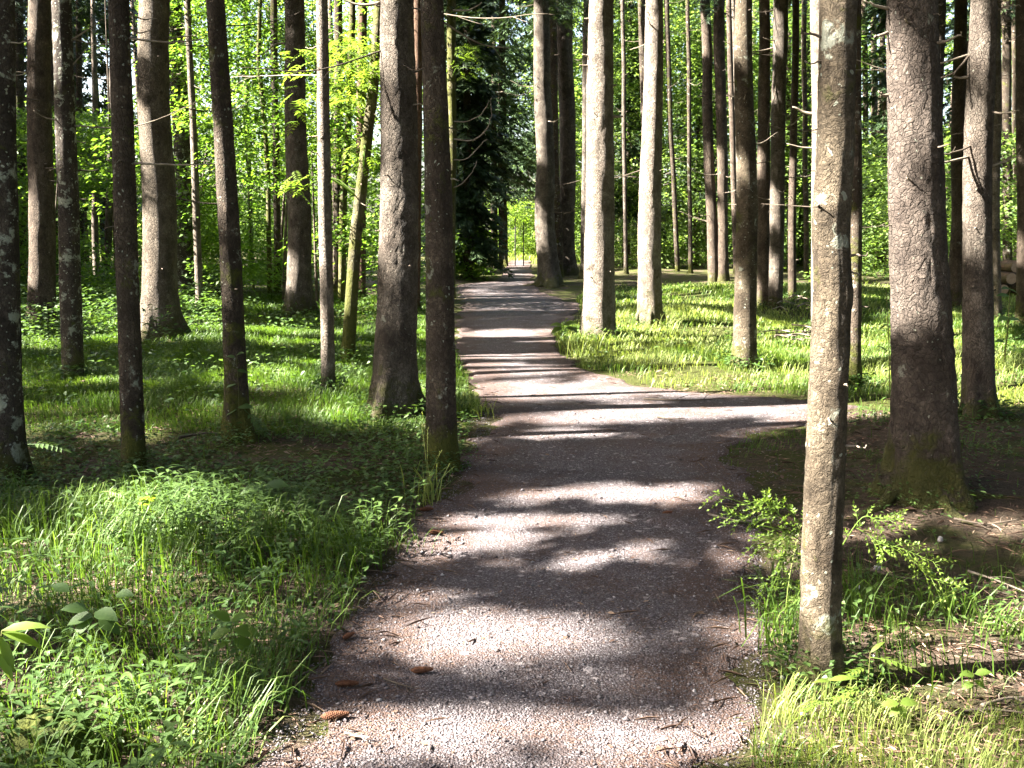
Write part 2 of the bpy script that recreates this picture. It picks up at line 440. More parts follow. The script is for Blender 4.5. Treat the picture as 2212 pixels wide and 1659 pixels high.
def path_mat():
    k = NT("gravel")
    pos = k.n("ShaderNodeNewGeometry").outputs[0]
    e = k.n("ShaderNodeAttribute", attribute_name="edge").outputs[2]
    v1 = k.n("ShaderNodeTexVoronoi", {"Vector": pos, "Scale": 125.0}, feature='F1')
    v2 = k.n("ShaderNodeTexVoronoi", {"Vector": pos, "Scale": 42.0}, feature='F1')
    r1 = k.n("ShaderNodeSeparateColor", {0: v1.outputs[1]}).outputs[0]
    r2 = k.n("ShaderNodeSeparateColor", {0: v2.outputs[1]}).outputs[1]
    st = k.ramp(r1, [(0.0, (0.052, 0.043, 0.046)), (0.5, (0.108, 0.094, 0.102)), (0.88, (0.175, 0.158, 0.168)), (1.0, (0.30, 0.285, 0.29))])
    st = k.mix(k.ramp(v1.outputs[0], [(0.35, 0.0), (0.75, 0.8)]), st, (0.05, 0.037, 0.034))
    st = k.mix(k.math('GREATER_THAN', r2, 0.965), st, (0.27, 0.24, 0.24))
    # needles and cone scraps lying in drifts
    n1 = k.noise(pos, 2.6, 5, 0.68); n2 = k.noise(pos, 70.0, 4, 0.7)
    nd = k.mix(k.ramp(n2, [(0.35, 0.0), (0.65, 1.0)]), (0.032, 0.018, 0.014), (0.092, 0.055, 0.041))
    f = k.math('ADD', n1, k.math('MULTIPLY', e, 0.34))
    f = k.math('MULTIPLY', k.ramp(f, [(0.465, 0.0), (0.66, 1.0)]), k.ramp(n2, [(0.36, 0.25), (0.56, 0.95)]))
    c = k.mix(f, st, nd)
    h = k.math('SUBTRACT', 1.0, v1.outputs[0])
    h = k.math('ADD', h, k.math('MULTIPLY', n2, 0.5))
    bp = k.n("ShaderNodeBump", {"Strength": 1.0, "Distance": 0.007, "Height": h}).outputs[0]
    return k.surf(k.n("ShaderNodeBsdfPrincipled", {"Base Color": c, "Roughness": 0.85, "Specular IOR Level": 0.3, "Normal": bp}).outputs[0])
M['ground'] = ground_mat()
M['path'] = path_mat()

# ------------------------------------------------------------------ zones of the forest floor, outlined on the photograph
Z_LGRASS = [(-6000, 628), (955, 640), (985, 760), (1000, 800), (1036, 885), (900, 935), (600, 940), (300, 935), (-6000, 905)]
Z_LMID = [(-6000, 905), (300, 935), (900, 930), (1030, 910), (1020, 960), (980, 1060), (880, 1100), (-6000, 1100)]
Z_LFORE = [(-6000, 1085), (880, 1085), (905, 1125), (850, 1205), (765, 1330), (700, 1450), (560, 1640), (480, 2400), (-6000, 2400)]
Z_RGRASS = [(1255, 690), (1250, 640), (1330, 618), (6000, 618), (6000, 895), (1880, 880), (1700, 850), (1420, 838), (1262, 800), (1210, 752), (1196, 722)]
Z_RDARK = [(1840, 885), (6000, 895), (6000, 1545), (1720, 1560), (1660, 1420), (1670, 1250), (1780, 1000)]
Z_RPATCH = [(1540, 935), (1770, 930), (1770, 1035), (1560, 1015)]
Z_RBOT = [(1575, 1640), (1640, 1545), (1760, 1530), (6000, 1520), (6000, 2600), (1480, 2600)]
Z_VERGE = [(1660, 1500), (1640, 1400), (1665, 1260), (1790, 1240), (2212, 1330), (2212, 1500), (1900, 1540)]

# ------------------------------------------------------------------ ground
def axis(a0, a1, fine0, fine1, step, grow=1.09):
    mid = list(np.arange(fine0, fine1 + 1e-6, step)); lo, hi = [], []
    s, v = step, fine0
    while v > a0: s *= grow; v -= s; lo.append(v)
    s, v = step, fine1
    while v < a1: s *= grow; v += s; hi.append(v)
    return np.array(lo[::-1] + mid + hi)
gx = axis(-320, 320, -9, 9, 0.16); gy = axis(-60, 420, 2, 20, 0.16)
X, Y = np.meshgrid(gx, gy)
Zg = terrain(X, Y)
Vg = np.stack([X, Y, Zg], -1).reshape(-1, 3)
nx, ny = len(gx), len(gy)
ii = (np.arange(ny - 1)[:, None] * nx + np.arange(nx - 1)[None, :]).ravel()
Qg = np.stack([ii, ii + 1, ii + nx + 1, ii + nx], 1)
pu, pv = project(np.where(Vg[:, 1:2] < 1.0, Vg * [1, 0, 1] + [0, 1.0, 0], Vg))
green = np.full(len(Vg), 0.55)
green[inpoly(pu, pv, Z_RDARK)] = 0.38
green[inpoly(pu, pv, Z_LMID)] = 0.55
green[inpoly(pu, pv, Z_LFORE)] = 0.40
green[inpoly(pu, pv, Z_LGRASS) | inpoly(pu, pv, Z_RGRASS)] = 0.8
gr = link("ground", mesh_from("ground", Vg, quads=Qg, smooth=True, attrs={"green": green}), M['ground'])
tag(gr, "mossy brown forest floor under the spruces", "ground", kind="structure")

# path sheet
py_ = axis(-6, 62, 2.4, 16, 0.07, 1.06)
tt = np.linspace(0, 1, 49)
lw = path_l(py_) + 0.10 * fbm(py_ * 2.3, 3.1, seed=3, oct=4) + 0.05 * fbm(py_ * 9.0, 1.1, seed=13, oct=2)
rw = path_r(py_) + (0.10 + 0.42 * np.exp(-((py_ - 9.3) / 1.1) ** 2)) * fbm(py_ * 2.3, 9.1, seed=5, oct=4) + 0.06 * fbm(py_ * 9.0, 7.1, seed=15, oct=2)
PXs = lw[:, None] + (rw - lw)[:, None] * tt[None, :]
PYs = np.repeat(py_[:, None], len(tt), 1)
PZs = terrain(PXs, PYs) + 0.010 + 0.0004 * np.maximum(PYs, 0)
PZs[:, 0] -= 0.03; PZs[:, -1] -= 0.03
Vp = np.stack([PXs, PYs, PZs], -1).reshape(-1, 3)
ii = (np.arange(len(py_) - 1)[:, None] * len(tt) + np.arange(len(tt) - 1)[None, :]).ravel()
Qp = np.stack([ii, ii + 1, ii + len(tt) + 1, ii + len(tt)], 1)
wid = (rw - lw)[:, None]
edge = 1 - np.clip(np.minimum(tt[None, :], 1 - tt[None, :]) * wid / 0.45, 0, 1)
pa = link("path", mesh_from("path", Vp, quads=Qp, smooth=True, attrs={"edge": edge.ravel()}), M['path'])
tag(pa, "grey gravel footpath winding between the trunks", "path", kind="structure")

# ------------------------------------------------------------------ where sunlight reaches (gaps in the canopy)
# ellipses on the forest floor, drawn where the photograph shows sun: x, y, half-width, half-height
SUNNY = [(350, 1290, 170, 18), (520, 1435, 110, 16), (140, 1325, 120, 14), (280, 1470, 120, 12), (640, 1270, 60, 10), (1500, 740, 230, 48), (1640, 772, 200, 55), (1500, 822, 220, 13), (1600, 888, 380, 30), (1800, 888, 190, 24), (1330, 903, 140, 14), (1180, 880, 150, 7), (2040, 760, 190, 62), (2010, 700, 150, 20), (2150, 840, 100, 24),
         (1090, 722, 95, 6), (1120, 770, 110, 6), (1080, 792, 90, 4), (1130, 835, 130, 5), (1080, 640, 70, 5), (1050, 628, 45, 6), (1100, 612, 50, 3), (1080, 668, 60, 3),
         (1300, 1078, 230, 16), (1430, 1062, 120, 9), (1150, 1130, 230, 14), (1040, 1170, 170, 15), (1330, 1190, 90, 10),
         (960, 1303, 150, 12), (1080, 1370, 260, 30), (1000, 1415, 240, 16), (1250, 1395, 150, 16), (1380, 1440, 150, 22), (1330, 1480, 120, 9), (880, 1465, 90, 9),
         (1000, 1565, 420, 20), (1450, 1590, 190, 30), (850, 1630, 330, 32), (1280, 1650, 120, 12), (1200, 1600, 80, 8),
         (1820, 1600, 230, 50), (2080, 1640, 180, 40), (2120, 1570, 120, 12), (2150, 1500, 80, 14),
         (240, 1600, 300, 52), (60, 1560, 120, 26), (450, 1640, 120, 24),
         (470, 1150, 190, 48), (560, 1190, 90, 18), (280, 1110, 60, 20), (300, 1230, 150, 14), (560, 1370, 130, 14), (690, 1320, 70, 12), (120, 1180, 90, 10),
         (570, 738, 140, 26), (620, 860, 120, 7), (700, 800, 60, 8), (820, 690, 60, 16), (240, 690, 70, 10), (470, 665, 90, 8), (470, 700, 70, 8), (330, 735, 50, 14), (110, 755, 60, 26), (860, 655, 80, 18), (900, 700, 60, 10), (960, 720, 35, 12), (1005, 890, 36, 10),
         (1480, 640, 170, 14), (1380, 665, 110, 8), (1610, 660, 80, 7), (1900, 655, 60, 5), (1230, 640, 50, 8),
         (1660, 990, 60, 8), (1130, 560, 60, 14), (1120, 530, 50, 30)]
SUN_E = np.array(SUNNY, float)
SUN_PTS = []      # (x, y, z, radius) points on trunks and foliage that the sun reaches

def carve(P, vol=True, ground=True, shrink=0.0):
    """True where a spray of needles would stand between the sun and one of the sunlit places"""
    P = np.asarray(P, float)
    G = P - SUN * (P[:, 2] / SUN[2])[:, None]
    u, v = project(G)
    ok = G[:, 1] > 0.5
    u = u + 22 * vnoise(G[:, 0] * 2.2, G[:, 1] * 2.2, seed=40) ; wob = 1 + 0.35 * vnoise(G[:, 0] * 3, G[:, 1] * 3, seed=41)
    streak = vnoise(G[:, 0] * 1.1 + 0.4 * G[:, 1], G[:, 1] * 5.0, seed=43) + 0.5 * vnoise(G[:, 0] * 2.6, G[:, 1] * 11.0, seed=44) > -0.42
    r = np.zeros(len(P), bool)
    for (cx, cy_, rx, ry) in (SUN_E if ground else ()):
        e_ = ((u - cx) / (rx * 1.02)) ** 2 + ((v - cy_) / (ry * wob + 2.0)) ** 2 < 1
        r |= (e_ & streak) if (cy_ > 1040 and 700 < cx < 1600) else e_
    r &= ok
    if SUN_PTS:
        S = np.array(SUN_PTS if vol else SUN_PTS[:N_TRUNK_PTS])
        for a in range(0, len(P), 20000):
            d = P[a:a + 20000, None, :] - S[None, :, :3]
            t = d @ SUN
            perp2 = (d * d).sum(-1) - t * t
            r[a:a + 20000] |= ((t > 0.3) & (perp2 < (S[None, :, 3] - shrink) ** 2)).any(1)
    return r

# ------------------------------------------------------------------ trees
def plane_pt(px, py, Y):
    d = ray(px, py); t = Y / d[1]
    return CAM + d * t

TREES = {}
TSEED = [100]
def trunk_axis(base, ups, H):
    """centre line from the traced points, carried on upward"""
    pts = [base] + ups
    top = pts[-1]; prev = pts[-2]
    d = (top - prev) / max(top[2] - prev[2], 0.1)
    z = top[2]
    lean = np.array([d[0], d[1], 0]) * 0.6
    while z < H:
        z += 3.0
        pts.append(np.array([top[0], top[1], 0]) + lean * (z - top[2]) + np.array([0, 0, z]))
    return np.array(pts)

def make_tree(key, name, label, cat, base, bw, ups, tw, mat, H=24.0, crown=True, flare=0.35, seg=26, lit=(), stubs=6, group=None, z0=None, crown_r=2.6, dens=1.0, deadz=(1.8, 7.5), bulges=()):
    TSEED[0] += 1; seed = TSEED[0]
    g = ground_hit(*base)
    Yp = g[1]
    up = [plane_pt(u[0], u[1], Yp) for u in ups]
    pts = trunk_axis(g, up, H)
    dep = float((g - CAM) @ FWD)
    rb = bw * 0.5 * dep / F
    depT = float((up[-1] - CAM) @ FWD)
    rt = tw * 0.5 * depT / F
    ztop = up[-1][2]
    zz = pts[:, 2]
    vis = max(plane_pt(1106, -60, Yp)[2], 2.0)
    near = Yp < 11
    st = 0.035 if near else 0.09
    zr = np.concatenate([np.arange(-0.25, vis + 0.3, st), np.linspace(vis + 0.6, H, 14)]) + g[2]
    zc = np.maximum(zr, zz[0])
    ax = np.stack([np.interp(zc, zz, pts[:, 0]), np.interp(zc, zz, pts[:, 1])], 1)
    ax[:, 0] += rb * 0.22 * vnoise(zr * 0.55, seed, seed=seed); ax[:, 1] += rb * 0.22 * vnoise(zr * 0.55, seed + 5, seed=seed)
    k = np.clip((zr - g[2]) / (ztop - g[2]), 0, None)
    rad = rb + (rt - rb) * np.minimum(k, 1)
    hi = zr > ztop
    rad = np.where(hi, rt * np.clip(1 - (zr - ztop) / (H + 0.5 - ztop), 0.06, 1), rad)
    th = np.linspace(0, 2 * math.pi, seg, endpoint=False)
    hz = np.maximum(zr - g[2], 0)
    lob = 0.35 + 1.9 * np.clip(np.sin(th * 2 + seed) * 0.55 + 0.5 * np.sin(th * 5 + seed * 2.1), 0, 1)
    fl = flare * np.exp(-hz / (0.12 + rb * 0.6))[:, None] * np.clip(lob, 0.1, None)[None, :]
    c, s = np.cos(th), np.sin(th)
    amp = 0.06
    nz = fbm(c[None, :] * 1.6 + seed, s[None, :] * 1.6, zr[:, None] * 1.1, seed, 3) * amp
    nz = nz + vnoise(c[None, :] * rb * 45, s[None, :] * rb * 45, zr[:, None] * 26, seed + 3) * (0.042 if near else 0.034)
    RR = rad[:, None] * (1 + fl + nz)
    for (by, ba, bm, bs) in bulges:
        bz = plane_pt(base[0], by, Yp)[2]
        da = (th - ba + math.pi) % (2 * math.pi) - math.pi
        RR = RR + bm * np.exp(-((zr - bz) / bs) ** 2)[:, None] * np.exp(-(da / 0.6) ** 2)[None, :]
    V = np.stack([ax[:, 0:1] + RR * c, ax[:, 1:2] + RR * s, np.repeat(zr[:, None], seg, 1)], -1)
    n = len(zr)
    i = np.arange(n - 1)[:, None] * seg; j = np.arange(seg)[None, :]; j2 = (j + 1) % seg
    Q = np.stack([i + j, i + j2, i + seg + j2, i + seg + j], -1).reshape(-1, 4)
    me = mesh_from("trunk", V.reshape(-1, 3) - g, quads=Q, smooth=True)
    root = thing(name, label, cat, g, group)
    link("trunk", me, M[mat], root)
    T = dict(root=root, g=g, Y=Yp, ax=(zr, ax, rad), H=H, rb=rb, seed=seed, vis=vis, crown=crown, z0=z0, cr=crown_r, dens=dens, stubs=stubs, deadz=deadz, mat=mat)
    TREES[key] = T
    for (ya, yb) in lit:
        za, zb = plane_pt(1106, yb, Yp)[2], plane_pt(1106, ya, Yp)[2]
        for z in np.arange(max(za, g[2]), zb + 0.01, 0.22):
            a = at(T, z)
            SUN_PTS.append((a[0] - a[3] * 0.6, a[1] - a[3] * 0.2, z, a[3] * 0.8 + 0.16))
    return T

def at(T, z):
    zr, ax, rad = T['ax']
    return float(np.interp(z, zr, ax[:, 0])), float(np.interp(z, zr, ax[:, 1])), z, float(np.interp(z, zr, rad))

S, SAP = 'spruce_tree', 'sapling'
G1 = None
TL = [
 # key, name, label, base, base width, upper points, top width, material, options
 ('a1', S, "dark lichen-specked spruce at the picture's left edge, base among ferny herbs", (22, 1045), 80, [(3, 0)], 52, 'lichen', dict(stubs=3)),
 ('a2', S, "thin black spruce trunk seen behind the left-edge spruce", (45, 628), 24, [(38, 0)], 22, 'dark', dict(stubs=8, lit=((200, 260),))),
 ('a3', S, "warm brown scaly spruce, second large trunk from the left edge", (92, 700), 56, [(81, 0)], 46, 'brown', dict(lit=((440, 570), (0, 60)), flare=0.25)),
 ('a4', S, "slender lichen-spotted spruce whose upper stem is sunlit white, with pale snapped branches", (152, 818), 44, [(145, 420), (132, 0)], 40, 'lichen', dict(lit=((-60, 150), (250, 330)), flare=0.15)),
 ('a5', 'sapling', "very thin straight pole stem between the slender spotted spruce and a dark mossy one", (208, 628), 15, [(203, 30)], 10, 'pale', dict(H=9, crown=False, flare=0.1, stubs=10, seg=14, lit=((420, 610),))),
 ('a6', S, "dark mossy spruce with pale lichen dots in front of the stout grey one", (287, 1022), 50, [(272, 500), (257, 0)], 44, 'dark', dict(flare=0.12, stubs=5)),
 ('a7', S, "stout pale grey spruce with a swept root foot, sunlit down its edge", (340, 732), 74, [(330, 0)], 62, 'grey', dict(flare=0.55, lit=((-40, 80), (480, 735), (240, 300)), stubs=4)),
 ('a8', S, "purple-dark lichen-mottled spruce just behind the stout grey one", (399, 645), 38, [(379, 0)], 33, 'lichen', dict(stubs=5)),
 ('a9', SAP, "thin pale stem beside the lichen-mottled spruce, lit along one edge", (431, 668), 17, [(405, 0)], 13, 'pale', dict(H=14, crown=False, flare=0.2, stubs=8, seg=14, lit=((-20, 330), (400, 600)))),
 ('b1', S, "leaning dark smooth spruce with a spreading root toe and a vine at its foot", (522, 948), 50, [(495, 500), (466, 0)], 39, 'dark', dict(flare=0.75, stubs=3, lit=((310, 400),))),
 ('b2', SAP, "crooked thin stem among the bright broad leaves", (582, 640), 11, [(580, 400), (572, 260), (558, 130), (563, 0)], 9, 'mossy', dict(H=9, crown=False, flare=0.1, stubs=3, seg=12, lit=((150, 350),))),
 ('b3', S, "thin dark trunk in front of the bright leafy thicket", (601, 632), 15, [(592, 0)], 15, 'dark', dict(H=18, flare=0.15, stubs=4, seg=16)),
 ('b4', S, "straight grey-brown spruce with a dark burl and mossy flared foot", (650, 676), 54, [(633, 0)], 42, 'spruce', dict(flare=0.4, stubs=3, lit=((560, 600),))),
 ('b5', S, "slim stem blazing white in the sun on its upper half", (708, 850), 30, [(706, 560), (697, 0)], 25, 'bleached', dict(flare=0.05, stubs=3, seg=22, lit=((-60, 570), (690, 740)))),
 ('b6', 'ash_tree', "mossy yellow-green stem of the leaning pair, the upright one", (739, 658), 17, [(743, 420), (752, 250), (760, 40)], 14, 'mossy', dict(H=11, crown=False, flare=0.2, stubs=2, seg=16, lit=((230, 620),))),
 ('b7', 'ash_tree', "mossy yellow-green stem of the leaning pair, the slanting one with feathery leaves", (748, 778), 29, [(768, 500), (793, 300), (806, 205), (818, 60)], 22, 'mossy', dict(H=11, crown=False, flare=0.15, stubs=2, seg=20, lit=((60, 640),))),
 ('b8', S, "reddish trunk far behind the two mossy stems", (778, 640), 20, [(783, 0)], 20, 'red', dict(stubs=5, lit=((0, 60),))),
 ('b9', S, "shadowy trunk far behind the white sunlit stem", (729, 634), 18, [(731, 0)], 18, 'dark', dict(stubs=4, lit=((60, 160), (380, 430)))),
 ('c1', S, "big rough-barked spruce at the left verge of the path, mossy yellow foot", (848, 900), 92, [(856, 0)], 72, 'spruce', dict(flare=0.6, stubs=3, seg=48, lit=((20, 110), (395, 505)))),
 ('c2', S, "red-brown trunk glimpsed between the two big path-side spruces", (898, 668), 18, [(901, 0)], 21, 'red', dict(flare=0.15, stubs=4, lit=((430, 600),))),
 ('c3', S, "dark mossy spruce at the path edge with grey lichen blotches and a tall grass tuft", (951, 1015), 66, [(947, 500), (937, 0)], 50, 'dark', dict(flare=0.18, stubs=4, seg=44)),
 ('c4', 'ash_tree', "moss-covered stem behind the dark path-edge spruce, with a feathery leaf spray", (975, 645), 17, [(976, 0)], 20, 'mossy', dict(H=12, crown=False, flare=0.2, stubs=2, lit=((60, 220),))),
 ('c5', S, "dark trunk at the far bend where the path meets the bright clearing", (1087, 576), 20, [(1086, 200)], 18, 'dark', dict(stubs=0, H=20)),
 ('d1', S, "broad-footed spruce on the path bend with wide mossy roots", (1187, 616), 46, [(1166, 0)], 33, 'spruce', dict(flare=1.1, stubs=8, lit=((30, 130), (180, 330), (460, 520)))),
 ('d2', S, "dark twin trunk tucked behind the broad-footed spruce", (1203, 600), 24, [(1189, 0)], 22, 'dark', dict(stubs=5)),
 ('d3', S, "dappled spruce next to the broad-footed one, sun on its flared foot", (1230, 594), 33, [(1218, 0)], 38, 'spruce', dict(flare=0.4, stubs=8, lit=((60, 310), (490, 590)))),
 ('d4', S, "grey trunk half hidden by the blazing white spruce", (1262, 602), 17, [(1268, 0)], 18, 'spruce', dict(flare=0.5, stubs=8, lit=((250, 420),))),
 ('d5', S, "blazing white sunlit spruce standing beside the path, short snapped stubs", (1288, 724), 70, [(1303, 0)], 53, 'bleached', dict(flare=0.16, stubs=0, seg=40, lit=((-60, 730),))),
 ('d6', S, "black leaning trunk behind the two white sunlit spruces", (1405, 600), 16, [(1385, 0)], 17, 'dark', dict(stubs=8)),
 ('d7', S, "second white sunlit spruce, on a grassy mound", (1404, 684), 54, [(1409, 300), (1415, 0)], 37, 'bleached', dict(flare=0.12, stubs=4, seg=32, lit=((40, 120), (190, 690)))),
 ('d8', S, "thin black leaning stem before the green thicket", (1464, 585), 11, [(1450, 300), (1441, 0)], 11, 'dark', dict(H=15, flare=0.2, stubs=10, seg=14)),
 ('e1', S, "left trunk of the close dark pair", (1539, 608), 23, [(1522, 0)], 21, 'brown', dict(stubs=6, flare=0.15, lit=((440, 600), (60, 110)))),
 ('e2', S, "right trunk of the close dark pair", (1564, 607), 22, [(1551, 0)], 24, 'brown', dict(stubs=8, flare=0.15, lit=((330, 400), (480, 560)))),
 ('e3', S, "blotched grey-brown spruce standing in the sunny grass beside the brush pile", (1606, 796), 50, [(1611, 0)], 36, 'near', dict(flare=0.15, stubs=4, seg=34, lit=((-40, 120), (330, 370), (600, 790)))),
 ('e4', S, "plain brown trunk standing close to its lighter twin", (1650, 664), 30, [(1652, 0)], 23, 'brown', dict(flare=0.15, stubs=8, lit=((330, 360),))),
 ('e5', S, "lighter grey trunk of the close twin stems", (1677, 668), 30, [(1684, 0)], 31, 'spruce', dict(flare=0.15, stubs=8, lit=((60, 110), (420, 470), (560, 600)))),
 ('e6', S, "slim brown stem between the twin trunks and the white-edged one", (1710, 645), 18, [(1718, 0)], 14, 'brown', dict(H=18, flare=0.1, stubs=10, seg=18, lit=((350, 620),))),
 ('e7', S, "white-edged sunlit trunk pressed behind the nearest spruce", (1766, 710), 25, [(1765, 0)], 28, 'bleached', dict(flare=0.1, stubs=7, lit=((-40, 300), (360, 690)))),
 ('e8', S, "dark trunk hidden in the shadow of the nearest spruce", (1846, 840), 28, [(1850, 0)], 22, 'dark', dict(flare=0.4, stubs=3)),
 ('f1', S, "nearest slim spruce, blotchy bark bleached by sun, leafy sprig behind it", (1784, 1492), 85, [(1783, 1330), (1785, 1200), (1793, 1000), (1798, 860), (1809, 620), (1805, 480), (1815, 330), (1822, 0)], 77, 'near', dict(flare=0.2, bulges=[(470, 3.9, 0.016, 0.05), (800, 5.0, 0.008, 0.06), (1270, 4.2, 0.006, 0.05), (1030, 3.4, 0.006, 0.08), (640, 5.6, 0.007, 0.05), (200, 4.6, 0.006, 0.07)], stubs=3, seg=72, lit=((340, 380), (415, 700), (760, 1180), (1220, 1300)))),
 ('f2', S, "thickest scaly-barked spruce with mossy root buttresses", (1988, 1068), 134, [(1982, 600), (1970, 0)], 102, 'scaly', dict(flare=0.36, stubs=4, seg=72, lit=((140, 320), (440, 640)))),
 ('f3', S, "grey trunk peeping out behind the thickest spruce", (2022, 700), 30, [(2026, 0)], 28, 'spruce', dict(flare=0.2, stubs=6)),
 ('f4', S, "even brown trunk between the thickest spruce and a dappled grey one", (2066, 664), 36, [(2079, 0)], 25, 'brown', dict(flare=0.2, stubs=7, lit=((300, 330), (520, 560)))),
 ('f5', S, "dappled grey spruce with a mossy swept root, near the right edge", (2119, 900), 64, [(2119, 600), (2119, 0)], 54, 'spruce', dict(flare=0.8, stubs=5, seg=40, lit=((20, 110), (240, 470)))),
 ('f6', S, "pale trunk sliver behind the dappled grey spruce", (2150, 690), 22, [(2150, 0)], 20, 'pale', dict(stubs=6)),
 ('f7', S, "thin dark trunk before the log pile", (2176, 602), 19, [(2171, 0)], 19, 'dark', dict(stubs=9, flare=0.25, lit=((180, 210), (380, 450)))),
 ('f8', S, "brown trunk cut off by the right edge", (2210, 700), 26, [(2208, 0)], 26, 'brown', dict(stubs=5)),
 ('g1', S, "distant dark stem left of its twin, between the nearest and thickest spruces", (1892, 560), 14, [(1886, 0)], 13, 'dark', dict(stubs=10, seg=14)),
 ('g2', S, "distant dark stem right of its twin, beside the thickest spruce", (1908, 566), 13, [(1904, 0)], 12, 'dark', dict(stubs=10, seg=14)),
 ('g3', S, "far dim stem left of the very thin straight pole", (232, 612), 16, [(245, 60)], 14, 'spruce', dict(stubs=10, seg=14, lit=((150, 330),))),
 ('g4', S, "far shadowed stem above the low herbs at the extreme left", (120, 610), 14, [(112, 0)], 14, 'dark', dict(stubs=8, seg=14)),
 ('g5', S, "thin far stem with bare twigs right of the close dark pair", (1600, 585), 10, [(1583, 0)], 11, 'pale', dict(stubs=12, seg=12, lit=((0, 330),))),
 ('h1', S, "far slim stem a little way right of the close dark pair", (1592, 598), 13, [(1574, 0)], 12, 'brown', dict(stubs=10, seg=14)),
 ('h2', S, "far thin stem showing just left of the white-edged trunk", (1742, 600), 11, [(1737, 0)], 11, 'dark', dict(stubs=10, seg=14)),
 ('h3', S, "far thin stem close to the nearest spruce's shaded side", (1872, 580), 12, [(1866, 0)], 12, 'brown', dict(stubs=10, seg=14)),
 ('h5', S, "far slim stem above the log pile", (2196, 592), 13, [(2192, 0)], 12, 'dark', dict(stubs=8, seg=14)),
 ('h6', S, "far stem between the warm brown scaly trunk and the slender spotted one", (176, 606), 13, [(170, 0)], 13, 'dark', dict(stubs=8, seg=14)),
 ('h8', S, "thin grey stem in the leaves just right of the leaning dark spruce", (545, 604), 10, [(530, 0)], 10, 'spruce', dict(stubs=6, seg=14, lit=((0, 200),))),
 ('h9', S, "far thin stem between the two white sunlit spruces", (1352, 592), 9, [(1345, 0)], 9, 'spruce', dict(stubs=8, seg=14)),
 ('h10', S, "far thin stem between the black leaning stem and the close dark pair", (1492, 590), 9, [(1486, 0)], 9, 'dark', dict(stubs=8, seg=14)),
 ('g6', S, "dark far stem right of the lighter twin trunk", (1706, 580), 11, [(1703, 0)], 10, 'dark', dict(stubs=10, seg=12)),
]
for (key, name, label, base, bw, ups, tw, mat, o) in TL:
    cat = "tree"
    o = dict(o)
    make_tree(key, name, label, cat, base, bw, ups, tw, mat, **o)

# ------------------------------------------------------------------ dead branches
def add_branch(T, pts, r0, mat, twigs=0):
    ge = Geo()
    P = curve(pts, 12)
    P = P + 0.012 * np.stack([vnoise(np.arange(12) * 0.9, T['seed'] + j * 7.3, r0 * 999, seed=j) for j in range(3)], 1) * np.linspace(0, 1, 12)[:, None]
    tube(P, np.linspace(r0, r0 * 0.35, 12), 7, ge)
    for q in range(twigs):
        k = int(rng.integers(4, 11))
        d = unit(P[k] - P[k - 1] + rng.normal(0, 0.6, 3) * np.linalg.norm(P[k] - P[k - 1]))
        L = rng.uniform(0.1, 0.3) * np.linalg.norm(P[-1] - P[0])
        Q = P[k] + d * L * np.linspace(0, 1, 5)[:, None] + np.array([0, 0, 1]) * (np.linspace(0, 1, 5) ** 2)[:, None] * L * rng.uniform(-0.4, 0.3)
        tube(Q, np.linspace(r0 * 0.4, r0 * 0.15, 5), 4, ge)
    root = T['root']
    link("branch", ge.build("branch", T['g'], True), M[mat], root)

def traced_branch(key, px, wpx, mat='twig', fwd=0.0, twigs=0):
    T = TREES[key]
    pts = [plane_pt(x, y, T['Y'] - fwd * k) for k, (x, y) in enumerate(px)]
    dep = float((pts[0] - CAM) @ FWD)
    add_branch(T, pts, max(0.004, wpx * 0.5 * dep / F), mat, twigs)

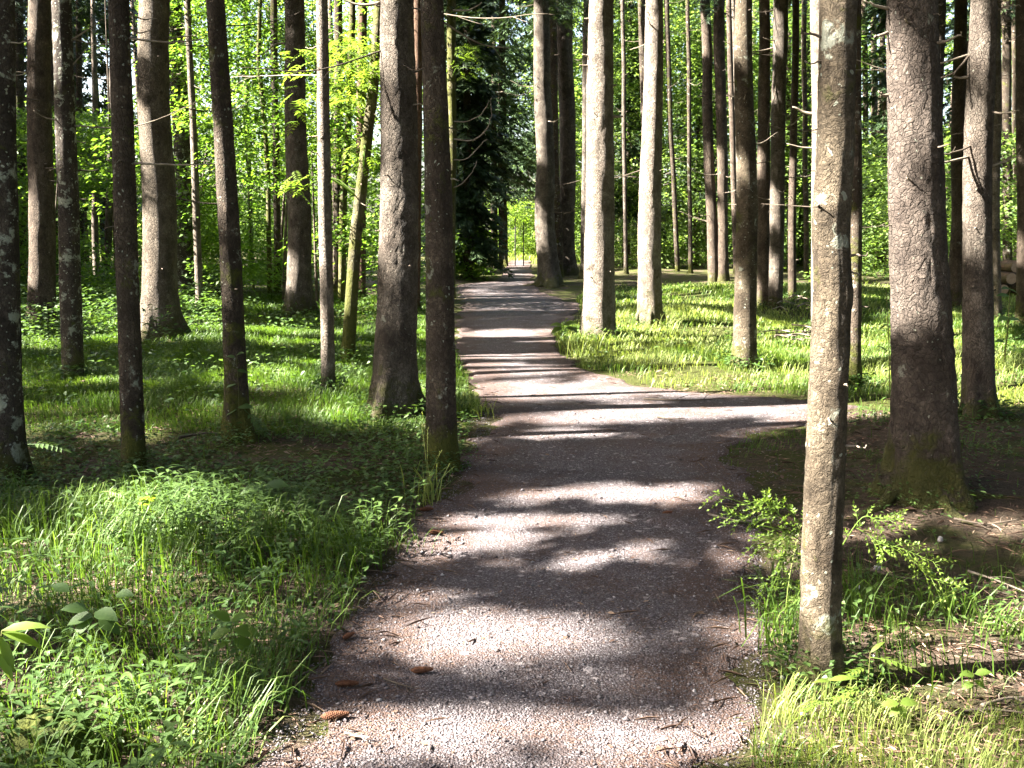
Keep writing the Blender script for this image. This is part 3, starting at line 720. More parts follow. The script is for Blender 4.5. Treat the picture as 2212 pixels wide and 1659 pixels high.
for b in [('a4', [(148, 88), (166, 80), (195, 60), (222, 42)], 5), ('a4', [(138, 150), (165, 132), (186, 105)], 4), ('a7', [(352, 88), (385, 80), (425, 77)], 5, 'twig', 0.05),
          ('a7', [(332, 150), (348, 145), (362, 138)], 4, 'twig', 0.05), ('a7', [(300, 0), (312, 14), (322, 26)], 5, 'twig_dark', 0.1), ('b1', [(468, 97), (420, 100), (390, 95), (360, 72)], 3, 'twig_dark', 0.05),
          ('b1', [(490, 440), (430, 438), (380, 425), (330, 398)], 3, 'twig_dark', 0.05, 3), ('b4', [(615, 94), (594, 96), (568, 117), (545, 118)], 5), ('c1', [(822, 6), (790, 11), (760, 7), (735, -6)], 8),
          ('c1', [(890, 158), (915, 150), (930, 143)], 4, 'twig_dark', 0.06), ('c3', [(980, 300), (1020, 303), (1048, 284), (1060, 255), (1064, 232)], 4, 'twig', 0.0, 2),
          ('c3', [(980, 262), (1010, 262), (1040, 245), (1056, 215)], 3), ('c3', [(978, 22), (1010, 22), (1038, 6)], 5), ('c3', [(980, 345), (1010, 342), (1040, 310), (1052, 300)], 3),
          ('c3', [(980, 405), (1000, 395), (1020, 370), (1030, 345)], 3), ('d5', [(1282, 43), (1262, 40)], 7, 'twig', 0.05), ('d5', [(1282, 122), (1258, 118)], 8, 'twig', 0.05), ('d5', [(1280, 142), (1250, 141)], 6, 'twig', 0.05),
          ('d5', [(1320, 252), (1346, 251)], 9, 'twig', 0.05), ('d5', [(1318, 188), (1331, 183)], 7, 'twig', 0.06), ('d5', [(1312, 135), (1318, 130)], 7, 'twig', 0.1), ('d5', [(1312, 395), (1322, 389)], 8, 'twig', 0.1), ('d5', [(1320, 325), (1332, 320)], 7, 'twig', 0.06),
          ('e7', [(1758, 247), (1735, 242), (1713, 230)], 9), ('e7', [(1760, 320), (1730, 318), (1700, 310)], 5), ('e4', [(1645, 122), (1668, 112), (1692, 95)], 5, 'twig', 0.1), ('e5', [(1672, 135), (1676, 190), (1662, 260), (1655, 310)], 3, 'twig', 0.1),
          ('e5', [(1670, 282), (1710, 270), (1735, 245), (1740, 230)], 4, 'twig', 0.05, 2), ('f1', [(1790, 85), (1757, 76), (1722, 66)], 8, 'twig_dark', 0.0, 1), ('f1', [(1790, 130), (1770, 133), (1742, 133)], 7, 'twig_dark'),
          ('f1', [(1782, 455), (1770, 446), (1762, 444)], 9, 'twig_dark', 0.03), ('f2', [(1925, 20), (1900, 14), (1868, 3)], 9, 'twig', 0.03), ('f2', [(1925, 68), (1905, 75), (1888, 81)], 10, 'twig', 0.03), ('f2', [(1925, 205), (1910, 206), (1898, 200)], 9, 'twig', 0.03),
          ('f5', [(2098, 166), (2075, 168), (2060, 166)], 7, 'twig', 0.03), ('f5', [(2115, 305), (2080, 322), (2032, 336)], 6, 'twig_dark', 0.08, 1), ('f5', [(2098, 115), (2062, 155), (2030, 170)], 6, 'twig_dark', 0.05, 2),
          ('f5', [(2140, 30), (2170, 15), (2205, 12)], 5, 'twig', 0.05, 2), ('f5', [(2140, 360), (2180, 345), (2205, 335)], 5, 'twig', 0.0, 2)]:
    traced_branch(*b)

for key, T in TREES.items():
    far = T['Y'] > 18
    for q in range(int(T['stubs'] * (1.7 if T['Y'] > 16 and T['g'][0] > 1 else 1))):
        r_ = np.random.default_rng(T['seed'] * 31 + q)
        z = r_.uniform(T['deadz'][0], min(T['deadz'][1] if not far else 12.0, T['vis'] + 0.3)) + T['g'][2]
        az = r_.uniform(0, 2 * math.pi)
        a = at(T, z)
        L = r_.uniform(0.15, 0.45) if r_.random() < 0.45 else r_.uniform(0.5, 1.5)
        if T['Y'] < 8: L *= 0.4
        d = np.array([math.cos(az), math.sin(az), 0])
        p0 = np.array(a[:3]) + d * a[3] * 0.8
        dr = r_.uniform(-0.35, 0.12)
        pts = [p0, p0 + d * L * 0.5 + np.array([0, 0, dr * L * 0.5]), p0 + d * L + np.array([0, 0, dr * L * 0.6 + 0.22 * L * r_.random()])]
        add_branch(T, pts, (0.006 + 0.006 * r_.random()) * (1.25 if far else 1.0) * (0.7 if T['rb'] < 0.1 else 1), 'twig' if r_.random() < 0.6 else 'twig_dark', 3 if L > 0.5 else 0)

for key, T in TREES.items():       # roots running out from the feet of the stouter trunks
    if T['Y'] > 31 or T['rb'] < 0.11: continue
    r_ = np.random.default_rng(T['seed'] + 900); rb, g = T['rb'], T['g']
    m = 6 if key in ('f2', 'd1', 'c1', 'f5', 'a7') else 4
    a0 = r_.random() * 6.28
    if key == 'f2': a0 = math.radians(-113 + 30)
    for q in range(m):
        a = a0 + q * 6.283 / m + r_.normal(0, 0.3); d = np.array([math.cos(a), math.sin(a), 0]); s_ = np.array([-d[1], d[0], 0]) * r_.normal(0, 0.35)
        k_ = r_.uniform(0.75, 1.25) * (1.35 if key in ('d1', 'c1', 'f2') else 1.0)
        pts = [g + d * rb * 0.55 + [0, 0, rb * 0.75], g + d * rb * 0.95 + [0, 0, rb * 0.22], g + (d * 1.45 * k_ + s_ * 0.4) * rb, g + (d * 2.3 * k_ + s_) * rb, g + (d * 3.0 * k_ + s_ * 1.6) * rb]
        C = curve(pts, 14); gz = terrain(C[:, 0], C[:, 1])
        C[5:, 2] = np.minimum(C[5:, 2], gz[5:] + np.linspace(0.03 * rb, -0.16 * rb, 9)); C[:, 2] += 0.02 * rb * vnoise(np.arange(14) * 0.8, q, seed=T['seed'])
        ge = Geo(); tube(C, np.linspace(0.40, 0.05, 14) ** 1.0 * np.linspace(1, 0.6, 14) * rb * 0.8 * r_.uniform(0.8, 1.1), 10, ge)
        link("root", ge.build("root", g, True), M[T['mat']], T['root'])
for key, T in TREES.items():
    if T['Y'] > 24 or T['rb'] < 0.06: continue
    r_ = np.random.default_rng(T['seed'] * 17 + 3)
    for q in range(6):
        z = r_.uniform(0.8, T['vis']) + T['g'][2]; az = r_.uniform(2.6, 6.9); a = at(T, z)
        d = np.array([math.cos(az), math.sin(az), r_.uniform(-0.3, 0.3)]); L = r_.uniform(0.02, 0.09); p0 = np.array(a[:3]) + d * a[3] * 0.9
        add_branch(T, [p0, p0 + d * (a[3] * 0.1 + L)], r_.uniform(0.005, 0.011) * (0.6 if T['Y'] < 8 else 1), 'twig' if r_.random() < 0.6 else 'twig_dark')
for (x, y) in [(1560, 1075), (1600, 1085), (1640, 1100), (1680, 1120), (1720, 1150), (1740, 1190), (1890, 1130), (1930, 1122), (1980, 1195), (1870, 1160)]:
    p = plane_pt(x, y, 3.55); SUN_PTS.append((p[0], p[1], p[2], 0.20))
for (x, y) in [(20, 1360), (60, 1365), (95, 1350), (30, 1400)]:
    p = plane_pt(x, y, 3.0); SUN_PTS.append((p[0], p[1], p[2], 0.12))
# sunlit foliage volumes: sample points on a lattice of each box, in view pixels at a given distance
def sun_volume(px0, px1, py0, py1, Y, rad, step):
    A, B = plane_pt(px0, py1, Y), plane_pt(px1, py0, Y)
    for x in np.arange(A[0], B[0] + 0.01, step):
        for z in np.arange(max(A[2], 0.3), B[2] + 0.01, step):
            SUN_PTS.append((x, Y, z, rad))
N_TRUNK_PTS = len(SUN_PTS)
for Yv in (20.0, 24.0, 29.0):
    sun_volume(430, 830, -40, 330, Yv, 0.85, 1.5)
    sun_volume(430, 640, 330, 620, Yv, 0.5, 1.6)
sun_volume(700, 830, 40, 240, 12.5, 0.35, 0.5)
for Yv in (38.0, 46.0):
    sun_volume(1290, 1800, -40, 340, Yv, 1.7, 2.6)
    sun_volume(1290, 1780, 340, 600, Yv, 0.6, 2.6)
sun_volume(1850, 2300, 0, 560, 36.0, 1.6, 2.6)
sun_volume(1180, 2300, -40, 480, 60.0, 1.8, 3.5)
sun_volume(300, 900, -40, 480, 60.0, 1.8, 3.5)
sun_volume(1070, 1200, 440, 570, 60.0, 2.2, 1.5)
sun_volume(1060, 1220, 440, 570, 68.0, 2.5, 2.0)
sun_volume(985, 1050, 90, 180, 20.0, 0.3, 0.6)

# ------------------------------------------------------------------ spruce crowns
def spruce_crown(geo, x, y, z0, H, rmax, nb, seed, spray=(0.55, 0.95), per=16, do_carve=True, droop=0.25, wfac=0.30, extra=None):
    r_ = np.random.default_rng(seed)
    zb = z0 + (H - z0) * r_.random(nb) ** 1.15
    az = r_.random(nb) * 2 * math.pi
    Lb = rmax * np.clip(1 - (zb - z0) / (H - z0), 0.05, 1) ** 0.75 * r_.uniform(0.7, 1.1, nb)
    f = (np.arange(per)[None, :] + r_.random((nb, per))) / per
    f = 0.12 + 0.88 * f
    s = f * Lb[:, None]
    side = r_.choice([-1, 1], (nb, per))
    ang = az[:, None]
    px = x + np.cos(ang) * s; py = y + np.sin(ang) * s
    pz = zb[:, None] - droop * s - 0.05 * s * s + r_.normal(0, 0.06, s.shape)
    P = np.stack([px, py, pz], -1).reshape(-1, 3)
    da = (ang + side * r_.uniform(0.4, 1.1, s.shape)).ravel()
    dz = r_.uniform(-0.75, -0.05, len(P))
    D = np.stack([np.cos(da), np.sin(da), dz], 1)
    N = unit(np.stack([r_.normal(0, 0.35, len(P)), r_.normal(0, 0.35, len(P)), np.ones(len(P))], 1))
    L = r_.uniform(*spray, len(P)) * np.clip(1.15 - f.ravel() * 0.4, 0.5, 1.1)
    if extra:
        E = np.array(extra); m = len(E)
        P = np.vstack([P, E[:, :3]]); o_ = E[:, :3] - np.array([x, y, 0]); o_[:, 2] = 0
        D = np.vstack([D, unit(o_) + np.stack([r_.normal(0, 0.5, m), r_.normal(0, 0.5, m), r_.normal(-0.3, 0.2, m)], 1)])
        N = np.vstack([N, unit(np.stack([r_.normal(0, 0.4, m), r_.normal(0, 0.4, m), np.ones(m)], 1))]); L = np.concatenate([L, r_.uniform(0.18, 0.40, m)]); f = np.concatenate([f.ravel(), np.full(m, 0.5)])
    if do_carve:
        U = unit(D); Sd = unit(np.cross(U, N)) * (L * 0.3)[:, None]
        keep = ~(carve(P + U * (L * 0.3)[:, None]) | carve(P + U * (L * 0.75)[:, None]))
        if extra:
            tr = np.zeros(len(P), bool); tr[-len(E):] = E[:, 3] > 0.5
            keep[tr] = ~carve((P + U * (L * 0.4)[:, None])[tr], False, False, 0.09)
        P, D, N, L = P[keep], D[keep], N[keep], L[keep]
    if len(P) == 0: return
    # a spray: tapering central strip with two drooping wings
    leaves(P, D, N, L, L * wfac, -0.15, r_.random(len(P)), geo)
    D2 = D + np.cross(D, N) * 0.7; D3 = D - np.cross(D, N) * 0.7
    Pm = P + unit(D) * (L * 0.25)[:, None]
    leaves(Pm, D2, N, L * 0.6, L * wfac * 0.6, -0.15, r_.random(len(P)), geo)
    leaves(Pm, D3, N, L * 0.6, L * wfac * 0.6, -0.15, r_.random(len(P)), geo)

# spruces standing outside the picture on the sun's side; their crowns shade the path
OUT = []
KEYPTS = [(p[0], p[1], p[2], 0.3) for p in SUN_PTS[:N_TRUNK_PTS]]
for (cx, cy_, rx, ry) in SUNNY:
    if cy_ > 1040 or (rx >= 110 and cy_ > 690):
        for f_ in (-0.6, 0, 0.6):
            g = flat_hit(cx + rx * f_, cy_); KEYPTS.append((g[0], g[1], 0.1, 0.26))
r_ = np.random.default_rng(77)
hd = SUN[:2] / np.linalg.norm(SUN[:2])
for x in np.arange(-46, -3, 4.6):
    for y in np.arange(-6, 52, 4.6):
        xx, yy = x + r_.uniform(-1.5, 1.5), y + r_.uniform(-1.5, 1.5)
        if xx > -0.535 * yy - 3.0 or (xx > -6 and yy < 6): continue
        for shift in (0, 0.4, -0.4, 0.8, -0.8):
            ok = True
            for (sx, sy, sz, sr) in KEYPTS:
                q = np.array([xx - sx, yy + shift - sy]); t = q @ hd
                if t > 0 and abs(q[0] * hd[1] - q[1] * hd[0]) < sr and t * math.tan(SUN_EL) + sz < 20: ok = False; break
            if ok: break
        if ok: OUT.append((xx, yy + shift, r_.uniform(20, 27), r_.uniform(2.4, 3.2)))

# places that lie in shade in the photograph: make sure some branch stands between them and the sun
SHADY = [(1080, 1470, 560, 190), (1200, 1130, 330, 60), (1000, 1250, 330, 42), (1480, 1310, 170, 55), (1150, 1517, 430, 13), (690, 1480, 120, 40), (1260, 1015, 290, 36), (1500, 1130, 90, 35), (1300, 1245, 260, 35), (1560, 1220, 90, 90), (1180, 1615, 90, 12),
         (1000, 1225, 230, 22), (1330, 1535, 200, 14), (900, 1345, 110, 10), (1480, 1390, 80, 30), (700, 1560, 90, 14),
         (500, 1020, 420, 50), (2000, 980, 250, 80), (2000, 1250, 280, 120), (2100, 1420, 150, 50), (1680, 1080, 120, 60), (1680, 1300, 70, 70),
         (300, 1350, 300, 26), (680, 1240, 90, 45), (150, 1450, 300, 55), (500, 1470, 150, 40), (640, 1120, 110, 30), (1100, 690, 100, 18), (1110, 745, 90, 12), (1100, 805, 100, 9), (1090, 855, 60, 6), (1500, 800, 140, 10), (1450, 620, 150, 6), (2050, 640, 150, 14), (1240, 940, 240, 14)]
SHADY_TR = [('f1', -60, 325), ('f1', 1190, 1215), ('f1', 1310, 1480), ('f1', 710, 750), ('f2', -60, 130), ('f2', 330, 430), ('f2', 650, 1060), ('c1', -60, 15), ('c1', 120, 390), ('c1', 515, 900), ('c3', -60, 1010), ('a6', -60, 1010), ('b1', -60, 300), ('b1', 410, 940),
            ('a4', 160, 240), ('a4', 340, 810), ('a1', -60, 1040), ('f5', 120, 230), ('f5', 480, 890), ('a7', 90, 230), ('a7', 310, 470), ('b4', -60, 670), ('e3', 130, 320), ('e3', 380, 590), ('d1', 340, 450), ('d1', 530, 610), ('e5', 120, 410), ('e4', -60, 320), ('a2', -60, 190), ('a3', 70, 430), ('a8', -60, 640), ('b5', 590, 680), ('b5', 750, 840), ('e1', 120, 430), ('e2', -60, 320)]
ALLT = [(k, at(T, min(12.0, T['H']))[0], at(T, min(12.0, T['H']))[1], max(T['vis'] + 0.9, 8.5)) for k, T in TREES.items() if T['crown']] + [(i, o_[0], o_[1], 6.5) for i, o_ in enumerate(OUT)]
EXTRA = {a_[0]: [] for a_ in ALLT}
AX = np.array([[a_[1], a_[2], a_[3]] for a_ in ALLT])
def shade_points():
    r_ = np.random.default_rng(99); Q = []
    for (cx, cy_, rx, ry) in SHADY:
        A = flat_hit(cx - rx, cy_); B = flat_hit(cx + rx, cy_); C = flat_hit(cx, cy_ - ry); D = flat_hit(cx, cy_ + ry)
        area = math.pi / 4 * np.linalg.norm(A - B) * np.linalg.norm(C - D)
        n = int(min(area * 190, 1800)) + 6
        a = r_.random(n) * 6.28; q = np.sqrt(r_.random(n))
        for b, c in zip(a, q): Q.append(np.r_[flat_hit(cx + rx * c * math.cos(b), cy_ + ry * c * math.sin(b)), 0.0])
    for (key, ya, yb) in SHADY_TR:
        T = TREES[key]; za, zb = max(plane_pt(1106, yb, T['Y'])[2], 0.05), plane_pt(1106, ya, T['Y'])[2]
        n = int((zb - za) * (T['rb'] * 2 + 0.15) * 420) + 25
        for _ in range(n):
            a_ = at(T, r_.uniform(za, zb)); Q.append(np.array([a_[0] + r_.uniform(-1, 1) * a_[3], a_[1] + r_.uniform(-1.2, 1.2) * a_[3], a_[2], 1.0]))
    for q in Q:
        best = None
        for z in r_.uniform(6.5, 20, 16):
            p = np.r_[q[:3] + SUN * ((z - q[2]) / SUN[2]), q[3]]
            d = np.hypot(AX[:, 0] - p[0], AX[:, 1] - p[1]) + 4.0 * (z < AX[:, 2])
            k = int(np.argmin(d))
            if best is None or d[k] < best[0]: best = (d[k], k, p)
        if best[0] < 4.8: EXTRA[ALLT[best[1]][0]].append(best[2])
shade_points()

def outside_tree(x, y, H, r, nb, seed, i):
    g = np.array([x, y, float(terrain(x, y))])
    root = thing(S, "tall spruce standing beyond the left border of the view", "tree", g, "spruces beyond the left border of the view")
    ge = Geo(); tube(np.array([[x, y, -0.3], [x, y, 3], [x, y, 9], [x, y, H]]), [0.26, 0.22, 0.17, 0.03], 14, ge)
    link("trunk", ge.build("trunk", g, True), M['spruce'], root)
    ge = Geo()
    if y < 17: spruce_crown(ge, x, y, 6.0, H, r, nb, seed, (0.26, 0.48), 40, extra=EXTRA.get(i))
    else: spruce_crown(ge, x, y, 6.0, H, r, nb, seed, extra=EXTRA.get(i))
    if ge.n: link("crown", ge.build("crown", g), M['needles'], root)
for i, o_ in enumerate(OUT):
    outside_tree(*o_, 120, 5000 + i, i)

for key, T in TREES.items():
    if not T['crown']: continue
    z0 = max(T['vis'] + 0.8, 8.5) if T['z0'] is None else T['z0']
    if T['Y'] > 24: z0 = T['vis'] * 0.9
    H = max(T['H'], z0 + 8)
    a = at(T, min(z0 + 4, T['H']))
    ge = Geo()
    if T['Y'] > 24: spruce_crown(ge, a[0], a[1], z0, H + 0.6, T['cr'], 150, T['seed'], (0.22, 0.42), 34, wfac=0.13, droop=0.4, extra=EXTRA.get(key))
    else: spruce_crown(ge, a[0], a[1], z0, H + 0.6, T['cr'], int(150 * T['dens']), T['seed'], extra=EXTRA.get(key))
    if ge.n:
        link("crown", ge.build("crown", T['g']), M['needles'], T['root'])

# unseen spruces added behind the camera and to the right; crowns block sky light
PROTO = []
def copy_tree(root, loc, rot, scl, label, group):
    c = root.copy(); COL.objects.link(c); c.location = loc; c.rotation_euler = (0, 0, rot); c.scale = (scl,) * 3
    c["label"] = label; c["group"] = group
    for ch in root.children:
        d = ch.copy(); COL.objects.link(d); d.parent = c
    return c
r_ = np.random.default_rng(78)
spots = []
for x in np.arange(-4, 34, 5.0):
    for y in np.arange(-14, 46, 5.0):
        xx, yy = x + r_.uniform(-1.6, 1.6), y + r_.uniform(-1.6, 1.6)
        if yy > -4 and xx < 0.54 * yy + 3.0: continue
        spots.append((xx, yy))
LB, GB = "tall spruce standing out of sight beyond the right border", "spruces out of sight beyond the right border"
for i, (xx, yy) in enumerate(spots):
    g = np.array([xx, yy, float(terrain(xx, yy))])
    if i < 3:
        root = thing(S, LB, "tree", g, GB)
        ge = Geo(); tube(np.array([[xx, yy, -0.3], [xx, yy, 3], [xx, yy, 9], [xx, yy, 24]]), [0.26, 0.22, 0.17, 0.03], 14, ge)
        link("trunk", ge.build("trunk", g, True), M['spruce'], root)
        ge = Geo(); spruce_crown(ge, xx, yy, 7.0, 24, 3.3, 170, 7000 + i, do_carve=False)
        link("crown", ge.build("crown", g), M['needles'], root); PROTO.append(root)
    else:
        copy_tree(PROTO[i % 3], g, r_.uniform(0, 6.28), r_.uniform(0.85, 1.15), LB, GB)

# ------------------------------------------------------------------ dark spruces left of the far bend, branches to the ground
def low_spruce(label, px, Y, H, r, z0, nb, seed):
    x = (px - CX) * Y / F
    g = np.array([x, Y, float(terrain(x, Y))])
    root = thing(S, label, "tree", g)
    ge = Geo(); tube(np.array([[x, Y, -0.3], [x, Y, 4], [x, Y, H]]) , [0.18, 0.14, 0.02], 10, ge)
    link("trunk", ge.build("trunk", g, True), M['dark'], root)
    ge = Geo(); spruce_crown(ge, x, Y, z0, H, r, nb, seed, (0.28, 0.55), 34, False, 0.45, 0.22)
    link("crown", ge.build("crown", g), M['needles'], root)
low_spruce("dense dark spruce hung with branches, left of the far path bend", 1012, 33.0, 17, 1.55, 1.0, 330, 901)
low_spruce("dense dark spruce behind the first dark one, above the low bushes", 985, 40.0, 20, 2.2, 1.5, 300, 902)
low_spruce("dark spruce whose drooping branches arch over the bright clearing", 1068, 46.0, 22, 2.5, 4.0, 300, 903)
low_spruce("dark far spruce at the upper left, behind the warm brown scaly trunk", 120, 36.0, 20, 2.6, 2.6, 260, 905)
low_spruce("dark far spruce at the upper left, behind the very thin straight pole", 235, 40.0, 21, 2.6, 3.0, 260, 906)
low_spruce("dark far spruce behind the left-edge trunks", 10, 41.0, 20, 2.8, 2.4, 260, 907)
low_spruce("feathery young spruce in the green thicket between the two white sunlit spruces", 1350, 43.0, 15, 1.9, 2.2, 170, 908)
low_spruce("feathery young spruce just right of the thin black leaning stem", 1500, 46.0, 17, 2.0, 3.0, 170, 909)
low_spruce("feathery spruce in the thicket behind the lighter twin trunk", 1725, 44.0, 17, 2.2, 3.2, 170, 910)
low_spruce("dusky spruce behind the distant dark twin stems", 1890, 41.0, 18, 2.0, 2.6, 190, 911)
low_spruce("feathery spruce with drooping twigs behind the even brown trunk", 2055, 44.0, 18, 2.2, 3.4, 150, 912)
low_spruce("feathery spruce rising beyond the log pile", 2190, 46.0, 19, 2.4, 3.0, 150, 913)
low_spruce("tall dense spruce just behind the dark trunk at the far path bend", 1088, 50.0, 23, 2.7, 4.4, 330, 914)
low_spruce("tall spruce filling the gap behind the broad-footed spruce", 1180, 60.0, 24, 3.2, 4.2, 300, 915)
low_spruce("dark spruce closing the view above the far end of the path", 1185, 54.0, 22, 3.2, 5.2, 260, 904)

# ------------------------------------------------------------------ broadleaf thicket
def sprays(geo, C, rad, n, L, W, seed, tilt=0.55, flat=0.16):
    """horizontal layered sprays of leaves around the centres C"""
    r_ = np.random.default_rng(seed)
    m = len(C)
    a = r_.random((m, n)) * 2 * math.pi; q = np.sqrt(r_.random((m, n)))
    rad = np.broadcast_to(rad, (m,))[:, None]
    ta = r_.random((m, 1)) * 2 * math.pi; ts = r_.uniform(0.0, 0.4, (m, 1))
    X = np.cos(a) * q * rad; Yv = np.sin(a) * q * rad * 0.75
    Zv = (np.cos(ta) * X + np.sin(ta) * Yv) * ts - 0.25 * q * q * rad + r_.normal(0, 1, (m, n)) * flat * rad
    P = (C[:, None, :] + np.stack([X, Yv, Zv], -1)).reshape(-1, 3)
    k = len(P)
    da = a.ravel() + r_.normal(0, 0.8, k)
    D = np.stack([np.cos(da), np.sin(da), r_.normal(-0.25, 0.3, k)], 1)
    N = np.stack([r_.normal(0, tilt, k), r_.normal(0, tilt, k), np.ones(k)], 1)
    s = r_.uniform(0.7, 1.25, k)
    rn = np.clip(np.repeat(r_.random(m), n) * 0.6 + r_.random(k) * 0.4, 0, 1)
    leaves(P, D, N, L * s, W * s, 0.12, rn, geo)

def thicket(name, label, px0, px1, py0, py1, Y0, Y1, m, rad, n, L, mat, seed, zlo=0.2, stems=0, clump=0.8):
    r_ = np.random.default_rng(seed)
    Y = r_.uniform(Y0, Y1, m * 3); px = r_.uniform(px0, px1, m * 3); py = r_.uniform(py0, py1, m * 3)
    x = (px - CX) * Y / F / math.cos(PITCH) * 1.0
    z = np.array([plane_pt(0, b, a)[2] for a, b in zip(Y, py)])
    keep = (z > zlo) & (fbm(x * 0.45, z * 0.55, Y * 0.4, seed, 2) > (-0.25 * clump))
    C = np.stack([x, Y, z], 1)[keep][:m]
    C = C[~((C[:, 0] > path_l(C[:, 1]) - 0.55) & (C[:, 0] < path_r(C[:, 1]) + 0.5) & (C[:, 1] < 54) & (C[:, 2] < 2.4))]
    if Y0 < 25: C = C[~carve(C, False)]
    if Y0 > 60: C = C[~carve(C)]
    ge = Geo()
    sprays(ge, C, r_.uniform(0.6, 1.3, len(C)) * rad, n, L, L * 0.62, seed)
    o = link(name, ge.build(name), M[mat])
    tag(o, label, "undergrowth", kind="stuff")
    if stems:
        ge2 = Geo()
        for q in range(stems):
            sx, sy = r_.uniform(px0, px1), r_.uniform(Y0, Y1)
            xx = (sx - CX) * sy / F
            hh = r_.uniform(3, 9)
            lx = r_.uniform(-0.8, 0.8)
            tube(curve([(xx, sy, -0.1), (xx + lx * 0.3, sy, hh * 0.4), (xx + lx, sy, hh)], 8), np.linspace(r_.uniform(0.02, 0.06), 0.01, 8), 6, ge2)
        link("stems", ge2.build("stems", (0, 0, 0), True), M['twig_dark'], o)
    return o

thicket("undergrowth", "sunlit layered broadleaf thicket behind the spruces left of the path", 400, 900, -60, 600, 20, 32, 900, 0.75, 110, 0.10, 'leaf', 11, 0.3, 14)
thicket("undergrowth", "shaded broadleaf thicket behind the spruces at the far left", -150, 480, 240, 640, 20, 32, 650, 0.7, 100, 0.10, 'leaf', 12, 0.2, 10)
thicket("undergrowth", "bright green broadleaf thicket behind the white sunlit spruces", 1180, 1800, -80, 590, 40, 56, 1250, 1.2, 130, 0.155, 'leaf_far', 13, 0.3, 16)
thicket("undergrowth", "bushy greenery behind the thickest spruce and the log pile", 1760, 2500, 280, 600, 30, 50, 520, 1.0, 110, 0.15, 'leaf_far', 14, 0.2, 10)
thicket("undergrowth", "dim green bushes under the dark spruces beside the far path", 950, 1052, 480, 600, 28, 40, 130, 0.5, 60, 0.13, 'leaf', 15, 0.15, 0)
thicket("undergrowth", "sunny bushes round the clearing at the end of the path", 1080, 1190, 430, 572, 57, 66, 240, 0.9, 60, 0.16, 'leaf_bright', 16, 0.3)

ge = Geo(); r_ = np.random.default_rng(64); n = 5000
P = np.stack([r_.uniform(-2.5, 4.5, n), r_.uniform(50, 72, n), np.zeros(n)], 1)
P = P[(P[:, 1] > 54) | (P[:, 0] < path_l(P[:, 1]) - 0.1) | (P[:, 0] > path_r(P[:, 1]) + 0.1)]; P[:, 2] = terrain(P[:, 0], P[:, 1])
blades(P, r_.uniform(0.2, 0.5, len(P)), r_.uniform(0.03, 0.06, len(P)), r_.uniform(0.2, 0.8, len(P)), r_.random(len(P)) * 6.28, ge)
o = link("grass", ge.build("grass"), M['grass_dry']); tag(o, "glowing pale grass in the clearing where the path ends", "grass", kind="stuff")  # pale blade colour gives the clearing its sunlit glow

# far wood: mass of trees closing the view
def far_wood():
    r_ = np.random.default_rng(55)
    ge = Geo()
    m = 2600
    Y = r_.uniform(58, 90, m * 2); x = r_.uniform(-62, 70, m * 2); z = r_.uniform(0.5, 24, m * 2)
    keep = (fbm(x * 0.16, z * 0.2, Y * 0.1, 8, 3) > -0.15) & ~((np.abs(x - 0.6) < 2.2) & (z < 4.0))
    C = np.stack([x, Y, z], 1)[keep][:m]
    q_ = 700; xl = r_.uniform(-50, 60, q_); C = np.vstack([C, np.stack([xl, r_.uniform(62, 85, q_), r_.uniform(0.4, 5, q_)], 1)[np.abs(xl - 0.8) > 1.8]])
    C = C[~carve(C)]
    sprays(ge, C, r_.uniform(1.0, 2.6, len(C)), 60, 0.42, 0.28, 56)
    o = link("far_wood", ge.build("far_wood"), M['leaf_far'])
    tag(o, "distant wood of mixed green trees closing the view", "wood", kind="stuff")
    ge = Geo()
    for q in range(70):
        xx, yy = r_.uniform(-50, 55), r_.uniform(50, 75)
        if abs(xx) < 2.5: continue
        tube([(xx, yy, -0.2), (xx + r_.uniform(-.3, .3), yy, 20)], [r_.uniform(0.12, 0.25), 0.08], 8, ge)
    link("trunks", ge.build("trunks", (0, 0, 0), True), M['brown'], o)
far_wood()

# ------------------------------------------------------------------ pinnate leaves of the mossy ash stems
def pinnate(geo, P, D, L, seed, pairs=5):
    r_ = np.random.default_rng(seed)
    n = len(P)
    D = unit(D); up = np.array([0, 0, 1.0])
    S = unit(np.cross(D, up + r_.normal(0, 0.25, (n, 3)))); N = np.cross(S, D)
    L = np.broadcast_to(L, (n,))
    rn = r_.random(n)
    for k in range(pairs):
        f = 0.25 + 0.65 * k / (pairs - 1)
        base = P + D * (L * f)[:, None] - up * (L * f * f * 0.35)[:, None]
        for sd in (-1, 1):
            d = S * sd + D * 0.45 - up * r_.uniform(0.0, 0.35, (n, 1))
            ll = L * (0.34 - 0.06 * abs(k - 2) / 2)
            leaves(base, d, N, ll, ll * 0.42, 0.08, rn, geo, fine=False)
    leaves(P + D * (L * 0.93)[:, None] - up * (L * 0.32)[:, None], D - up * 0.5, N, L * 0.33, L * 0.14, 0.08, rn, geo)

